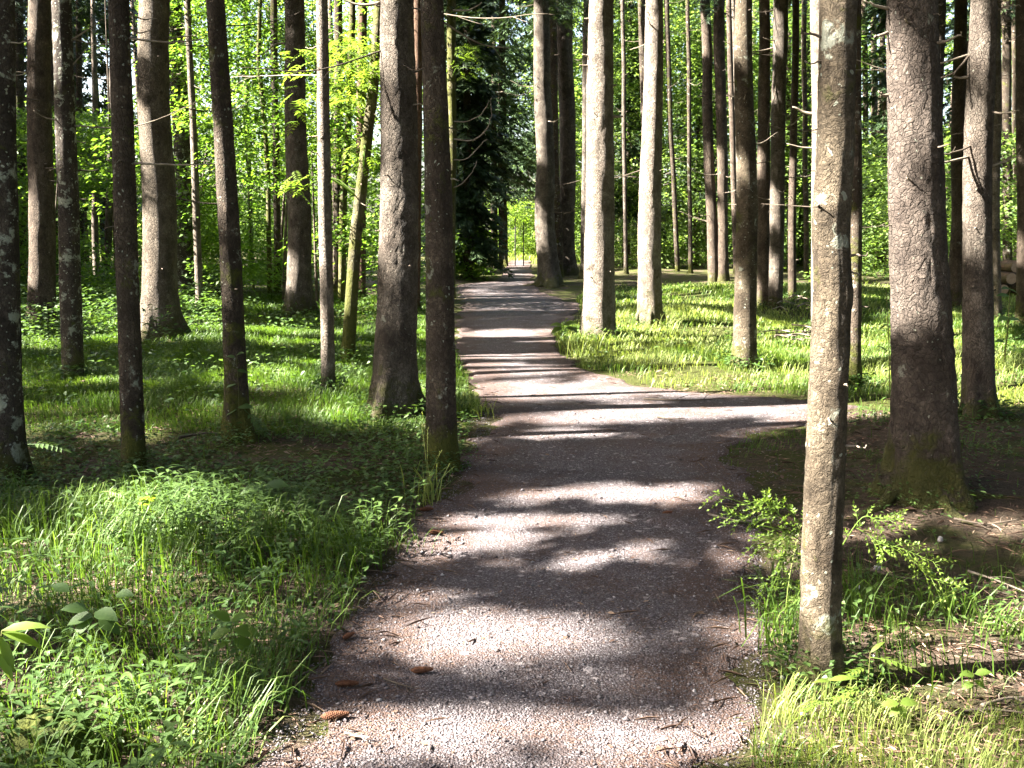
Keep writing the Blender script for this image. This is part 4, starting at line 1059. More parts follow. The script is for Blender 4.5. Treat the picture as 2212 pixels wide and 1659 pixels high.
def ash_crown(key, blobs, seed, count=1.0, L=0.24):
    T = TREES[key]; r_ = np.random.default_rng(seed); ge = Geo()
    for (cx, cy_, rx, ry, n) in blobs:
        n = int(n * count)
        a = r_.random(n) * 2 * math.pi; q = np.sqrt(r_.random(n))
        Yv = T['Y'] + r_.normal(0, 0.5, n)
        P = np.array([plane_pt(cx + rx * math.cos(b) * c, cy_ + ry * math.sin(b) * c, d) for b, c, d in zip(a, q, Yv)])
        az = r_.random(n) * 2 * math.pi
        pinnate(ge, P, np.stack([np.cos(az), np.sin(az), r_.uniform(-0.5, 0.25, n)], 1), r_.uniform(0.7, 1.2, n) * L, seed + n)
        c0 = at(T, plane_pt(cx, cy_ + ry, T['Y'])[2])
        for _ in range(3):
            e = P[int(r_.integers(n))]
            tube(curve([c0[:3], (np.array(c0[:3]) + e) / 2 + [0, 0, 0.15], e], 8), np.linspace(0.012, 0.003, 8), 5, ge, 0.2)
    link("crown", ge.build("crown", T['g']), M['leaf_bright'], T['root'])
ash_crown('b7', [(745, 150, 62, 75, 70), (790, 120, 30, 70, 35), (740, 225, 40, 30, 16), (770, 335, 35, 30, 14), (650, 120, 40, 25, 14), (655, 230, 35, 45, 16), (650, 390, 32, 40, 12)], 21, 1.3)
ash_crown('b6', [(740, 320, 25, 30, 8), (735, 60, 50, 40, 20)], 22)
ash_crown('c4', [(1005, 130, 30, 42, 34), (1030, 105, 22, 18, 12), (1010, 30, 40, 25, 18), (905, 420, 12, 40, 12), (905, 130, 20, 60, 16)], 23, 1.2)

# ------------------------------------------------------------------ forest floor vegetation
def scatter(y0, y1, dens, zone, seed, wide=0.60):
    r_ = np.random.default_rng(seed)
    area = (y1 - y0) * 2 * (wide * y1 + 1.2)
    n = int(area * dens)
    y = r_.uniform(y0, y1, n); x = r_.uniform(-1, 1, n) * (wide * y1 + 1.2)
    k = np.abs(x) < wide * y + 1.2
    x, y = x[k], y[k]
    P = np.stack([x, y, terrain(x, y)], 1)
    u, v = project(P)
    u2 = u + 14 * vnoise(x * 4, y * 4, seed=61); v2 = v + 6 * vnoise(x * 4, y * 4, seed=62)
    k = inpoly(u2, v2, zone)
    lo, hi = path_l(y) - 0.02, path_r(y) + 0.02
    k &= ~((x > lo + 0.06 * vnoise(y * 6, x * 6, seed=5)) & (x < hi - 0.06 * vnoise(y * 6, x * 6, seed=6)))
    return P[k], r_

gg, gd, gs_ = Geo(), Geo(), Geo()
def grass_zone(zone, bands, geo, hs, seed, lean=(0.15, 0.75), patch=-0.6, wmul=1.0):
    for q, (y0, y1, dens, w_) in enumerate(bands):
        P, r_ = scatter(y0, y1, dens, zone, seed + q)
        k = fbm(P[:, 0] * 0.9, P[:, 1] * 0.9, seed=seed, oct=3) > patch + 0.35 * r_.normal(0, 1, len(P))
        P = P[k]; n = len(P)
        if not n: continue
        hm = 0.75 + 0.5 * np.clip(fbm(P[:, 0] * 1.3, P[:, 1] * 1.3, seed=seed + 9, oct=2) + 0.5, 0, 1.3)
        az = 2.2 * vnoise(P[:, 0] * 1.1, P[:, 1] * 1.1, seed=seed + 4) * math.pi + r_.normal(0, 1.0, n)
        blades(P - [0, 0, 0.01], r_.uniform(*hs, n) * hm, w_ * wmul * r_.uniform(0.6, 1.3, n), r_.uniform(*lean, n), az, geo, r_.random(n))
grass_zone(Z_LGRASS, [(6, 11, 2100, 0.0055), (11, 17, 1500, 0.008), (17, 30, 600, 0.014)], gg, (0.05, 0.13), 201, patch=-0.7)
grass_zone(Z_RGRASS, [(8, 13, 1300, 0.008), (13, 19, 1000, 0.011), (19, 36, 330, 0.02)], gg, (0.05, 0.14), 211, patch=0.3)
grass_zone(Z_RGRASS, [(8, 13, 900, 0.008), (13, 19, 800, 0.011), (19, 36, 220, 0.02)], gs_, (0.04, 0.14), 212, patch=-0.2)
grass_zone(Z_LMID, [(5, 10, 260, 0.005)], gg, (0.05, 0.14), 221, patch=0.0)
grass_zone(Z_LFORE, [(2, 4.2, 900, 0.0045), (4.2, 7.5, 900, 0.006)], gg, (0.10, 0.26), 231, patch=-0.25)
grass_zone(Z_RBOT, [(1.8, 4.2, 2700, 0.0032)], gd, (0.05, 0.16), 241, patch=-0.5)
grass_zone(Z_RBOT, [(1.8, 4.2, 900, 0.0035)], gg, (0.04, 0.13), 242, patch=-0.3)
grass_zone(Z_VERGE, [(2.5, 6.5, 700, 0.0045)], gg, (0.08, 0.24), 251, patch=0.0)
grass_zone(Z_RDARK, [(3, 7, 180, 0.0045), (7, 12, 130, 0.006)], gg, (0.05, 0.14), 261, patch=0.2)
grass_zone(Z_RPATCH, [(5, 10, 700, 0.005)], gg, (0.03, 0.08), 271, patch=0.05)
o = link("grass", gg.build("grass"), M['grass']); tag(o, "short green woodland grass on both sides of the path", "grass", kind="stuff")
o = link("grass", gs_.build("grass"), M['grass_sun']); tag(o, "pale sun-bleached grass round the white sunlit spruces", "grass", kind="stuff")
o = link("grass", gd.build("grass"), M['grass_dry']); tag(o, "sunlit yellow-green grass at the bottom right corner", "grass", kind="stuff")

r_ = np.random.default_rng(480); n = 5200
y = 2.3 + 8 * r_.random(n) ** 1.3; sd = r_.random(n) < 0.5; off = 0.42 * r_.random(n) ** 2.2
x = np.where(sd, path_l(y) + off - 0.05, path_r(y) - off + 0.05)
k = fbm(x * 2.1, y * 2.1, seed=481) > 0.05 + 0.2 * r_.normal(0, 1, n)
x, y = x[k], y[k]; n = len(x)
blades(np.stack([x, y, terrain(x, y)], 1), r_.uniform(0.03, 0.13, n), r_.uniform(0.003, 0.006, n), r_.uniform(0.2, 0.9, n), r_.random(n) * 6.28, gg, r_.random(n))
for key, T in TREES.items():
    if T['Y'] > 26 or T['Y'] < 7: continue
    r_ = np.random.default_rng(T['seed'] + 70); n = 150
    a = r_.random(n) * 6.28; q = T['rb'] * (1.1 + 1.2 * r_.random(n)) + 0.02
    P = np.stack([T['g'][0] + np.cos(a) * q, T['g'][1] + np.sin(a) * q, np.zeros(n)], 1); P[:, 2] = terrain(P[:, 0], P[:, 1]) - 0.01
    blades(P, r_.uniform(0.08, 0.24, n), (0.007 if T['Y'] < 12 else 0.012) * r_.uniform(0.7, 1.3, n), r_.uniform(0.2, 0.8, n), r_.random(n) * 6.28, gs_ if key in ('d5', 'd7', 'e3', 'e8') else gg, r_.random(n))

# low small-leaved ground cover
gc = Geo()
def cover_zone(zone, bands, seed, hz, patch=-0.4):
    for q, (y0, y1, dens, L) in enumerate(bands):
        P, r_ = scatter(y0, y1, dens, zone, seed + q)
        k = fbm(P[:, 0] * 1.2, P[:, 1] * 1.2, seed=seed, oct=3) > patch + 0.3 * r_.normal(0, 1, len(P))
        P = P[k]; n = len(P)
        if not n: continue
        az = r_.random(n) * 2 * math.pi
        h = r_.uniform(*hz, n)
        D = np.stack([np.cos(az), np.sin(az), r_.normal(0.05, 0.3, n)], 1)
        N = np.stack([r_.normal(0, 0.35, n), r_.normal(0, 0.35, n), np.ones(n)], 1)
        leaves(P + np.stack([0 * h, 0 * h, h], 1), D, N, L * r_.uniform(0.6, 1.4, n), L * 0.5 * r_.uniform(0.7, 1.3, n), 0.15, r_.random(n), gc)
cover_zone(Z_LMID, [(5, 10, 900, 0.045)], 301, (0.01, 0.12), -0.3)
cover_zone(Z_LFORE, [(2, 4.5, 700, 0.035), (4.5, 7.5, 800, 0.04)], 311, (0.01, 0.13), -0.25)
cover_zone(Z_LGRASS, [(8, 14, 120, 0.06), (14, 30, 90, 0.09)], 321, (0.03, 0.25), 0.0)
cover_zone([(-6000, 560), (470, 560), (470, 720), (300, 800), (-6000, 860)], [(9, 16, 220, 0.08), (16, 30, 160, 0.10)], 331, (0.05, 0.6), -0.1)
cover_zone(Z_RDARK, [(3, 7, 520, 0.03), (7, 12, 300, 0.045)], 341, (0.005, 0.06), 0.15)
cover_zone(Z_VERGE, [(2.5, 6.5, 400, 0.035)], 351, (0.01, 0.16), 0.0)
cover_zone(Z_RGRASS, [(9, 16, 60, 0.06)], 361, (0.02, 0.2), 0.1)
for key, T in TREES.items():      # little plants and moss fringes round the feet of the trunks
    if T['Y'] > 24: continue
    r_ = np.random.default_rng(T['seed'] + 40)
    n = 320 if T['Y'] < 12 else 150
    a = r_.random(n) * 6.28; q = T['rb'] * (1.05 + 1.6 * r_.random(n) ** 1.6) + 0.02
    P = np.stack([T['g'][0] + np.cos(a) * q, T['g'][1] + np.sin(a) * q, np.zeros(n)], 1); P[:, 2] = terrain(P[:, 0], P[:, 1])
    L = 0.03 if T['Y'] < 8 else 0.055
    az = r_.random(n) * 6.28
    leaves(P + np.stack([0 * a, 0 * a, r_.uniform(0.01, 0.16, n)], 1), np.stack([np.cos(az), np.sin(az), r_.normal(0.1, 0.3, n)], 1), np.stack([r_.normal(0, 0.35, n), r_.normal(0, 0.35, n), np.ones(n)], 1),
           L * r_.uniform(0.6, 1.4, n), L * 0.5 * r_.uniform(0.7, 1.3, n), 0.15, r_.random(n), gc)
o = link("ground_cover", gc.build("ground_cover"), M['herb']); tag(o, "low small-leaved plants covering the shaded forest floor", "ground cover", kind="stuff")

# lance-leaved herbs in the near left bed
def herb_template(seed, nl=9, h=0.32, L=0.10, W=0.028):
    r_ = np.random.default_rng(seed); ge = Geo()
    lean = r_.normal(0, 0.12, 2)
    tube(np.array([[0, 0, 0], [lean[0] * 0.4, lean[1] * 0.4, h * 0.5], [lean[0], lean[1], h]]), [0.0025, 0.002, 0.0012], 4, ge, 0.1)
    for k in range(nl):
        f = 0.3 + 0.7 * k / (nl - 1)
        p = np.array([[lean[0] * f, lean[1] * f, h * f]])
        az = k * 2.4 + r_.normal(0, 0.3)
        d = np.array([[math.cos(az), math.sin(az), 0.45 - 0.2 * r_.random()]])
        s = r_.uniform(0.75, 1.2) * (1.15 - 0.35 * f)
        leaves(p, d, np.array([[0, 0, 1.0]]), L * s, W * s, 0.12, np.array([0.25 + 0.6 * f * r_.random()]), ge, fine=True)
    return np.concatenate(ge.v), np.concatenate(ge.q), np.concatenate(ge.t), np.concatenate(ge.a)

def plant_bed(name, label, temps, P, scl, seed, mat):
    r_ = np.random.default_rng(seed); ge = Geo()
    which = r_.integers(0, len(temps), len(P))
    for t, (v, q, tr, a) in enumerate(temps):
        I = np.where(which == t)[0]
        if not len(I): continue
        an = r_.random(len(I)) * 2 * math.pi; s = r_.uniform(*scl, len(I))
        c, sn = np.cos(an) * s, np.sin(an) * s
        X = v[None, :, 0] * c[:, None] - v[None, :, 1] * sn[:, None] + P[I, 0:1]
        Yv = v[None, :, 0] * sn[:, None] + v[None, :, 1] * c[:, None] + P[I, 1:2]
        Zv = v[None, :, 2] * s[:, None] + P[I, 2:3]
        off = (np.arange(len(I)) * len(v))[:, None, None]
        ge.add(np.stack([X, Yv, Zv], -1).reshape(-1, 3), tris=(tr[None] + off).reshape(-1, 3), quads=(q[None] + off).reshape(-1, 4),
               rnd=np.clip(np.tile(a, len(I)) + np.repeat(r_.normal(0, 0.15, len(I)), len(v)), 0, 1))
    o = link(name, ge.build(name), M[mat])
    return tag(o, label, "ground cover", kind="stuff")

temps = [herb_template(s, nl=int(7 + s % 4), h=0.24 + 0.04 * (s % 4)) for s in range(1, 7)]
P1, _ = scatter(4.6, 7.2, 230, [(250, 1110), (420, 1085), (620, 1085), (760, 1130), (830, 1180), (760, 1290), (560, 1280), (330, 1240), (200, 1180)], 401)
P2, _ = scatter(2.2, 3.9, 110, [(-900, 1530), (300, 1520), (500, 1590), (560, 1700), (300, 2300), (-1500, 2300)], 402)
P3, _ = scatter(3.0, 6.5, 30, Z_LFORE, 403)
plant_bed("ground_cover", "glossy lance-leaved herbs in the near bed left of the path, half in sun", temps, np.concatenate([P1, P2, P3]), (0.35, 0.8), 404, 'herb')

# loose gravel and needle litter on the near path
def rubble():
    r_ = np.random.default_rng(500)
    n = 46000
    y = 2.2 + 6.5 * r_.random(n) ** 1.7
    f = r_.random(n)
    l, r = path_l(y), path_r(y)
    x = l + (r - l) * f
    o_ = r_.random(n) < 0.16
    x = np.where(o_, np.where(f < 0.5, l - 0.28 * r_.random(n) ** 2 + 0.05, r + 0.38 * r_.random(n) ** 2 - 0.05), x)
    k = fbm(x * 1.6, y * 1.6, seed=501) > -0.45 + 0.3 * r_.normal(0, 1, n)
    x, y = x[k], y[k]; n = len(x)
    s = r_.uniform(0.0018, 0.0045, n) * (1 + 0.9 * (r_.random(n) > 0.94) + 1.8 * (r_.random(n) > 0.993)) * (0.75 + y * 0.06)
    V0 = np.array([[1, 0, 0], [0, 1, 0], [-1, 0, 0], [0, -1, 0], [0, 0, 0.75], [0, 0, -0.6]], float)
    T0 = np.array([[0, 1, 4], [1, 2, 4], [2, 3, 4], [3, 0, 4], [1, 0, 5], [2, 1, 5], [3, 2, 5], [0, 3, 5]])
    a = r_.random(n) * 6.28
    V = V0[None] * (1 + 0.4 * r_.normal(0, 1, (n, 6, 3)) * [1, 1, 0.4]) * s[:, None, None]
    c, sn = np.cos(a)[:, None], np.sin(a)[:, None]
    V = np.stack([V[..., 0] * c - V[..., 1] * sn, V[..., 0] * sn + V[..., 1] * c, V[..., 2]], -1)
    V += np.stack([x, y, terrain(x, y) + 0.010 + 0.0004 * y + s * 0.35], 1)[:, None, :]
    ge = Geo(); ge.add(V.reshape(-1, 3), tris=((np.arange(n) * 6)[:, None, None] + T0).reshape(-1, 3), rnd=np.repeat(r_.random(n), 6))
    k = NT("loose_gravel")
    at_ = k.n("ShaderNodeAttribute", attribute_name="rnd").outputs[2]
    c = k.ramp(at_, [(0.0, (0.055, 0.041, 0.041)), (0.5, (0.108, 0.094, 0.101)), (0.9, (0.175, 0.157, 0.166)), (1.0, (0.32, 0.30, 0.30))])
    m = k.surf(k.n("ShaderNodeBsdfPrincipled", {"Base Color": c, "Roughness": 0.8}).outputs[0])
    o = link("gravel", ge.build("gravel"), m); tag(o, "loose grey gravel stones strewn over the near path", "gravel", kind="stuff")
    # litter: needles, bark scraps, bits of cone
    n = 60000
    y = 2.2 + 9 * r_.random(n) ** 1.5; x = r_.uniform(-1, 1, n) * (0.6 * y + 0.8)
    l, r = path_l(y), path_r(y)
    e = np.minimum(x - l, r - x)
    k2 = (fbm(x * 1.8, y * 1.8, seed=77) - 0.5 * np.clip(e, -0.2, 0.8) + 0.25 * r_.normal(0, 1, n)) > -0.1
    x, y = x[k2], y[k2]; n = len(x)
    az = r_.random(n) * 6.28
    P = np.stack([x, y, terrain(x, y) + 0.014 + 0.0004 * y + 0.004 * r_.random(n)], 1)
    L = r_.uniform(0.006, 0.022, n) * (0.8 + 0.05 * y); big = r_.random(n) > 0.97
    L = np.where(big, L * 1.8, L) * np.where(np.minimum(x - path_l(y), path_r(y) - x) < -0.05, 2.1, 1.0)
    ge = Geo()
    leaves(P, np.stack([np.cos(az), np.sin(az), r_.normal(0, 0.18, n)], 1), np.stack([r_.normal(0, 0.3, n), r_.normal(0, 0.3, n), np.ones(n)], 1), L, np.where(big, L * 0.4, L * 0.22), 0.1, r_.random(n), ge)
    n = 6000                                   # bits of twig
    y = 2.2 + 9 * r_.random(n) ** 1.3; x = r_.uniform(-1, 1, n) * (0.6 * y + 0.8)
    l, r = path_l(y), path_r(y); e = np.minimum(x - l, r - x)
    k2 = (e < 0.25) | (r_.random(n) < 0.08)
    x, y = x[k2], y[k2]; n = len(x); az = r_.random(n) * 6.28
    P = np.stack([x, y, terrain(x, y) + 0.018 + 0.0004 * y + 0.01 * r_.random(n)], 1); L = r_.uniform(0.03, 0.16, n)
    leaves(P, np.stack([np.cos(az), np.sin(az), r_.normal(0, 0.12, n)], 1), np.stack([r_.normal(0, 0.3, n), r_.normal(0, 0.3, n), np.ones(n)], 1), L, r_.uniform(0.003, 0.007, n), 0.4, r_.random(n), ge)
    k = NT("litter")
    at_ = k.n("ShaderNodeAttribute", attribute_name="rnd").outputs[2]
    c = k.ramp(at_, [(0.0, (0.05, 0.025, 0.016)), (0.6, (0.12, 0.07, 0.045)), (1.0, (0.25, 0.175, 0.12))])
    m = k.surf(k.n("ShaderNodeBsdfPrincipled", {"Base Color": c, "Roughness": 0.85}).outputs[0])
    o = link("litter", ge.build("litter"), m); tag(o, "brown needles and cone scraps littering the ground", "litter", kind="stuff")
rubble()

# ------------------------------------------------------------------ single plants
def gpt(px, py): return ground_hit(px, py)
def px2m(g, n): return n * float((g - CAM) @ FWD) / F

def seedling(name, label, base, tip, leavesets, mat='herb', stem_w=3.0, group=None):
    """stem traced from base to tip; leavesets: list of pinnate / simple leaves as (kind, x, y, dx, dy, length px)"""
    g = gpt(*base); root = thing(name, label, "plant", g, group)
    e = plane_pt(tip[0], tip[1], g[1]); ge = Geo()
    mid = (g + e) / 2 + np.array([px2m(g, 3), 0.01, 0])
    tube(curve([g - [0, 0, 0.02], mid, e], 10), np.linspace(px2m(g, stem_w) / 2, px2m(g, stem_w) / 5, 10), 7, ge)
    link("stem", ge.build("stem", g, True), M['green_stem'], root)
    for q, (kind, x, y, dx, dy, L) in enumerate(leavesets):
        lg = Geo()
        p = plane_pt(x, y, g[1])[None]; r_ = np.random.default_rng(int(x * 7 + y))
        d = unit(np.array([[dx, r_.uniform(-0.5, 0.1) * L, -dy]], float)); L_ = px2m(g, L)
        up = np.array([[0.0, -0.45, 1.0]])
        if kind == 'pin':
            pinnate(lg, p, d, L_, int(x + y), 6)
            tube(np.stack([p[0], p[0] + d[0] * L_ * 0.5 - [0, 0, L_ * 0.09], p[0] + d[0] * L_ * 0.95 - [0, 0, L_ * 0.32]]), [px2m(g, 1.2), px2m(g, 0.9), px2m(g, 0.4)], 4, lg, 0.3)
        elif kind == 'lance':
            leaves(p, d, up, L_, L_ * 0.26, 0.12, np.array([0.8]), lg, fine=True)
        elif kind == 'round':
            leaves(p, d, up, L_, L_ * 0.62, 0.1, np.array([0.35]), lg, fine=True)
        link("leaf", lg.build("leaf", g), M[mat], root)
    return root

seedling("rowan_seedling", "feathery rowan seedling with a bare red shoot, lit against dark floor", (262, 1165), (222, 1042), [('pin', 226, 1062, 40, -6, 46), ('pin', 230, 1082, 48, 4, 56), ('pin', 232, 1098, -46, 8, 54), ('pin', 240, 1112, 50, -10, 60), ('pin', 238, 1115, -30, 18, 46)], 'leaf_bright')
seedling("rowan_seedling", "fuller rowan seedling with one upright leaf, beside the bare-shooted one", (312, 1170), (300, 1095), [('pin', 300, 1100, 24, -38, 54), ('pin', 302, 1098, 52, 2, 60), ('pin', 300, 1106, -44, 6, 56), ('pin', 304, 1112, 34, 16, 46)], 'leaf_bright')
seedling("broadleaf_plant", "big lance leaves, one bleached white, poking in from the left edge", (-30, 1560), (4, 1362), [('lance', 4, 1362, 95, -22, 100), ('lance', 2, 1366, 88, 26, 92), ('lance', 0, 1376, 34, 58, 78), ('lance', 0, 1372, -60, 10, 90), ('lance', -4, 1400, 40, 50, 80)], 'leaf_bright', 5)
seedling("young_shrub", "leggy young shrub with a forked bare twig and round blue-green leaves", (214, 1445), (200, 1310), [('round', 200, 1332, -58, 8, 60), ('round', 205, 1322, 60, -2, 62), ('round', 202, 1336, -38, 26, 56), ('round', 212, 1335, 50, 24, 58), ('round', 150, 1278, -30, -14, 44), ('round', 250, 1285, 40, -12, 46), ('round', 190, 1318, -70, -22, 54)], 'herb', 4)
seedling("broadleaf_plant", "pale-topped leafy plant at the edge of the near herb bed", (510, 1470), (500, 1335), [('round', 500, 1340, 30, -18, 46), ('round', 498, 1342, -26, -22, 44), ('round', 505, 1360, 56, 4, 58), ('round', 498, 1362, -48, 12, 50), ('round', 505, 1380, 50, 26, 56), ('lance', 500, 1385, -60, 20, 66)], 'leaf_bright', 3)
seedling("broadleaf_plant", "large-leaved plant above the sunlit herb bed", (585, 1130), (570, 1050), [('round', 570, 1052, -46, 2, 50), ('round', 572, 1050, 50, -10, 54), ('round', 640, 1085, 46, 12, 52), ('round', 585, 1075, 60, 30, 56), ('round', 570, 1060, 20, 40, 46)], 'herb', 3)
seedling("rowan_seedling", "leafy seedling in front of the nearest slim spruce's foot", (1778, 1585), (1782, 1508), [('pin', 1782, 1510, 60, -22, 62), ('pin', 1780, 1512, -56, -10, 58), ('pin', 1784, 1516, 46, 20, 62), ('pin', 1776, 1516, -44, 16, 60), ('lance', 1790, 1470, 52, -14, 60), ('lance', 1792, 1472, -30, -8, 40)], 'leaf_bright')
seedling("rowan_seedling", "tall seedling with drooping feathery leaves right of the nearest slim spruce", (1868, 1560), (1880, 1408), [('pin', 1880, 1420, 80, -18, 86), ('pin', 1876, 1442, -56, -4, 60), ('pin', 1872, 1480, -66, 12, 76), ('pin', 1874, 1486, 56, 16, 66), ('lance', 1880, 1410, 28, -26, 40)], 'leaf_bright', 4)
seedling("seedling", "small bright seedling standing alone on brown litter near the right edge", (2098, 1512), (2104, 1455), [('round', 2104, 1458, -30, -8, 34), ('round', 2106, 1456, 28, -14, 34), ('round', 2104, 1470, 22, 10, 28), ('round', 2102, 1474, -24, 8, 28)], 'leaf_bright', 5)
seedling("seedling", "small three-leaved seedling in the bright grass right of the tall feathery one", (1936, 1580), (1942, 1518), [('round', 1942, 1520, -34, 0, 36), ('round', 1944, 1520, 36, -6, 40), ('round', 1942, 1524, 14, 24, 30), ('round', 1942, 1530, -26, 12, 28)], 'leaf_bright', 3)
seedling("vine", "thin leafy vine climbing the foot of the leaning dark spruce", (514, 955), (510, 765), [('round', 510, 768, 18, -10, 22), ('round', 508, 772, -16, -4, 20), ('round', 512, 800, 20, 2, 22), ('round', 510, 830, -22, 4, 24), ('round', 514, 880, 34, -6, 36), ('round', 512, 884, -26, 10, 28), ('pin', 528, 885, 60, 34, 66)], 'herb', 2)
seedling("tall_herb", "tall pale-stemmed herb silhouetted before the thickest spruce's dark side", (1922, 860), (1914, 625), [('lance', 1916, 640, 8, -14, 18), ('lance', 1916, 700, -18, 10, 22), ('lance', 1918, 760, -20, -16, 26), ('lance', 1918, 800, 20, -10, 26)], 'herb', 3)
seedling("tall_herb", "tall herb with leafy top beside the dappled grey spruce", (2168, 790), (2182, 620), [('round', 2182, 624, -20, -4, 24), ('round', 2182, 626, 18, 6, 24), ('round', 2180, 640, -26, -6, 26), ('round', 2178, 685, -24, 4, 28), ('round', 2178, 690, 22, -2, 26), ('round', 2172, 740, -26, -8, 28)], 'herb', 4)
seedling("low_plant", "clump of round leaves at the path edge before the blazing white spruce", (1222, 730), (1216, 700), [('round', 1216, 704, -26, -6, 28), ('round', 1218, 702, 26, -10, 30), ('round', 1216, 708, -30, 8, 30), ('round', 1222, 708, 30, 6, 30), ('round', 1218, 704, 4, -20, 22)], 'leaf_bright', 3)
seedling("fern", "drooping fern fronds in front of the left-edge spruce", (40, 1120), (42, 1050), [('pin', 42, 1058, 70, -16, 80), ('pin', 40, 1060, -60, 4, 70), ('pin', 44, 1075, 76, 6, 80), ('pin', 40, 1076, -50, 22, 66), ('pin', 60, 960, 70, -14, 76)], 'herb', 3)
seedling("fern", "small fern fronds between the left-edge spruce and the slender spotted one", (95, 1010), (92, 930), [('pin', 92, 935, 52, -20, 60), ('pin', 92, 945, 60, 8, 62), ('pin', 90, 945, -44, 4, 52)], 'herb', 3)

def tuft(label, base, n, hpx, seed, spread=0.03, width=0.005, mat='grass', seeds=False, lean=(0.3, 0.9)):
    g = gpt(*base); root_name = "grass_tuft"
    r_ = np.random.default_rng(seed); ge = Geo()
    P = g + np.stack([r_.normal(0, spread, n), r_.normal(0, spread, n), np.zeros(n)], 1)
    P[:, 2] = terrain(P[:, 0], P[:, 1]) - 0.01
    H = px2m(g, hpx) * r_.uniform(0.55, 1.1, n)
    blades(P, H, width * r_.uniform(0.7, 1.3, n), r_.uniform(*lean, n), r_.random(n) * 6.28, ge, r_.random(n))
    o = link(root_name, ge.build(root_name, g), M[mat], loc=g)
    tag(o, label, "grass", None)
    if seeds:
        for q in range(seeds):
            sg = Geo(); a = r_.random() * 6.28; h = px2m(g, hpx) * r_.uniform(1.0, 1.35); d = np.array([math.cos(a), math.sin(a), 0]) * h * 0.3
            pts = curve([g, g + d * 0.3 + [0, 0, h * 0.6], g + d + [0, 0, h]], 8)
            tube(pts, np.linspace(0.0016, 0.001, 8), 4, sg, 0.7)
            for k in range(8):
                leaves(pts[-1:] - (pts[-1:] - pts[-3:-2]) * k * 0.12, np.array([[math.cos(k * 2.4) * 0.5, math.sin(k * 2.4) * 0.5, 1.0]]), np.array([[1.0, 0.3, 0.2]]), 0.018, 0.006, 0.1, np.array([0.9]), sg)
            link("seed_head", sg.build("seed_head", g), M['grass_dry'], o)
    return o
tuft("tall arching grass tuft with seed heads at the dark path-edge spruce's foot", (925, 1090), 26, 120, 1, 0.05, 0.006, 'grass_dry', 3)
tuft("tall grass tuft left of the nearest slim spruce's foot", (1690, 1400), 60, 190, 2, 0.07, 0.006, 'grass', 1, (0.3, 1.0))
tuft("dark arching grass clump right behind the nearest slim spruce", (1850, 1330), 50, 150, 3, 0.06, 0.006)
tuft("thick grass clump in shade, middle of the brown litter at right", (2050, 1330), 60, 110, 4, 0.07, 0.006)
tuft("grass clump touching the right edge, over brown litter", (2185, 1370), 45, 100, 5, 0.06, 0.006)
tuft("thin bent grass stalk with seed heads over the gravel, left of the seedling", (1688, 1570), 6, 100, 6, 0.02, 0.004, 'grass_dry', 2)
tuft("grass tuft with pale blades between the herb bed and the gravel", (640, 1400), 50, 120, 7, 0.08, 0.005, 'grass', 2)
tuft("arching grass tuft at the gravel's edge near the lower left", (560, 1500), 55, 130, 8, 0.09, 0.005, 'grass', 1)
tuft("sunlit coarse grass tuft in the lower left corner", (420, 1610), 50, 130, 9, 0.09, 0.006, 'grass_dry', 0)
tuft("flopping grass fringe over the path's left edge, beyond the herb bed", (870, 1180), 40, 70, 10, 0.10, 0.005)
tuft("feathery seeding grass on the mound of the second white spruce", (1450, 690), 40, 45, 11, 0.12, 0.008, 'grass_dry', 4)
tuft("long grass tuft at the foot of the blazing white spruce", (1270, 770), 90, 70, 12, 0.18, 0.010, 'grass_dry', 2)
tuft("pale grass tuft where the dark path-edge spruce meets the lawn", (1010, 895), 80, 45, 13, 0.12, 0.009, 'grass_dry', 0)
tuft("long-bladed grass tuft behind the leaning dark spruce, near the burled trunk", (560, 660), 40, 40, 14, 0.15, 0.014, 'grass', 0)

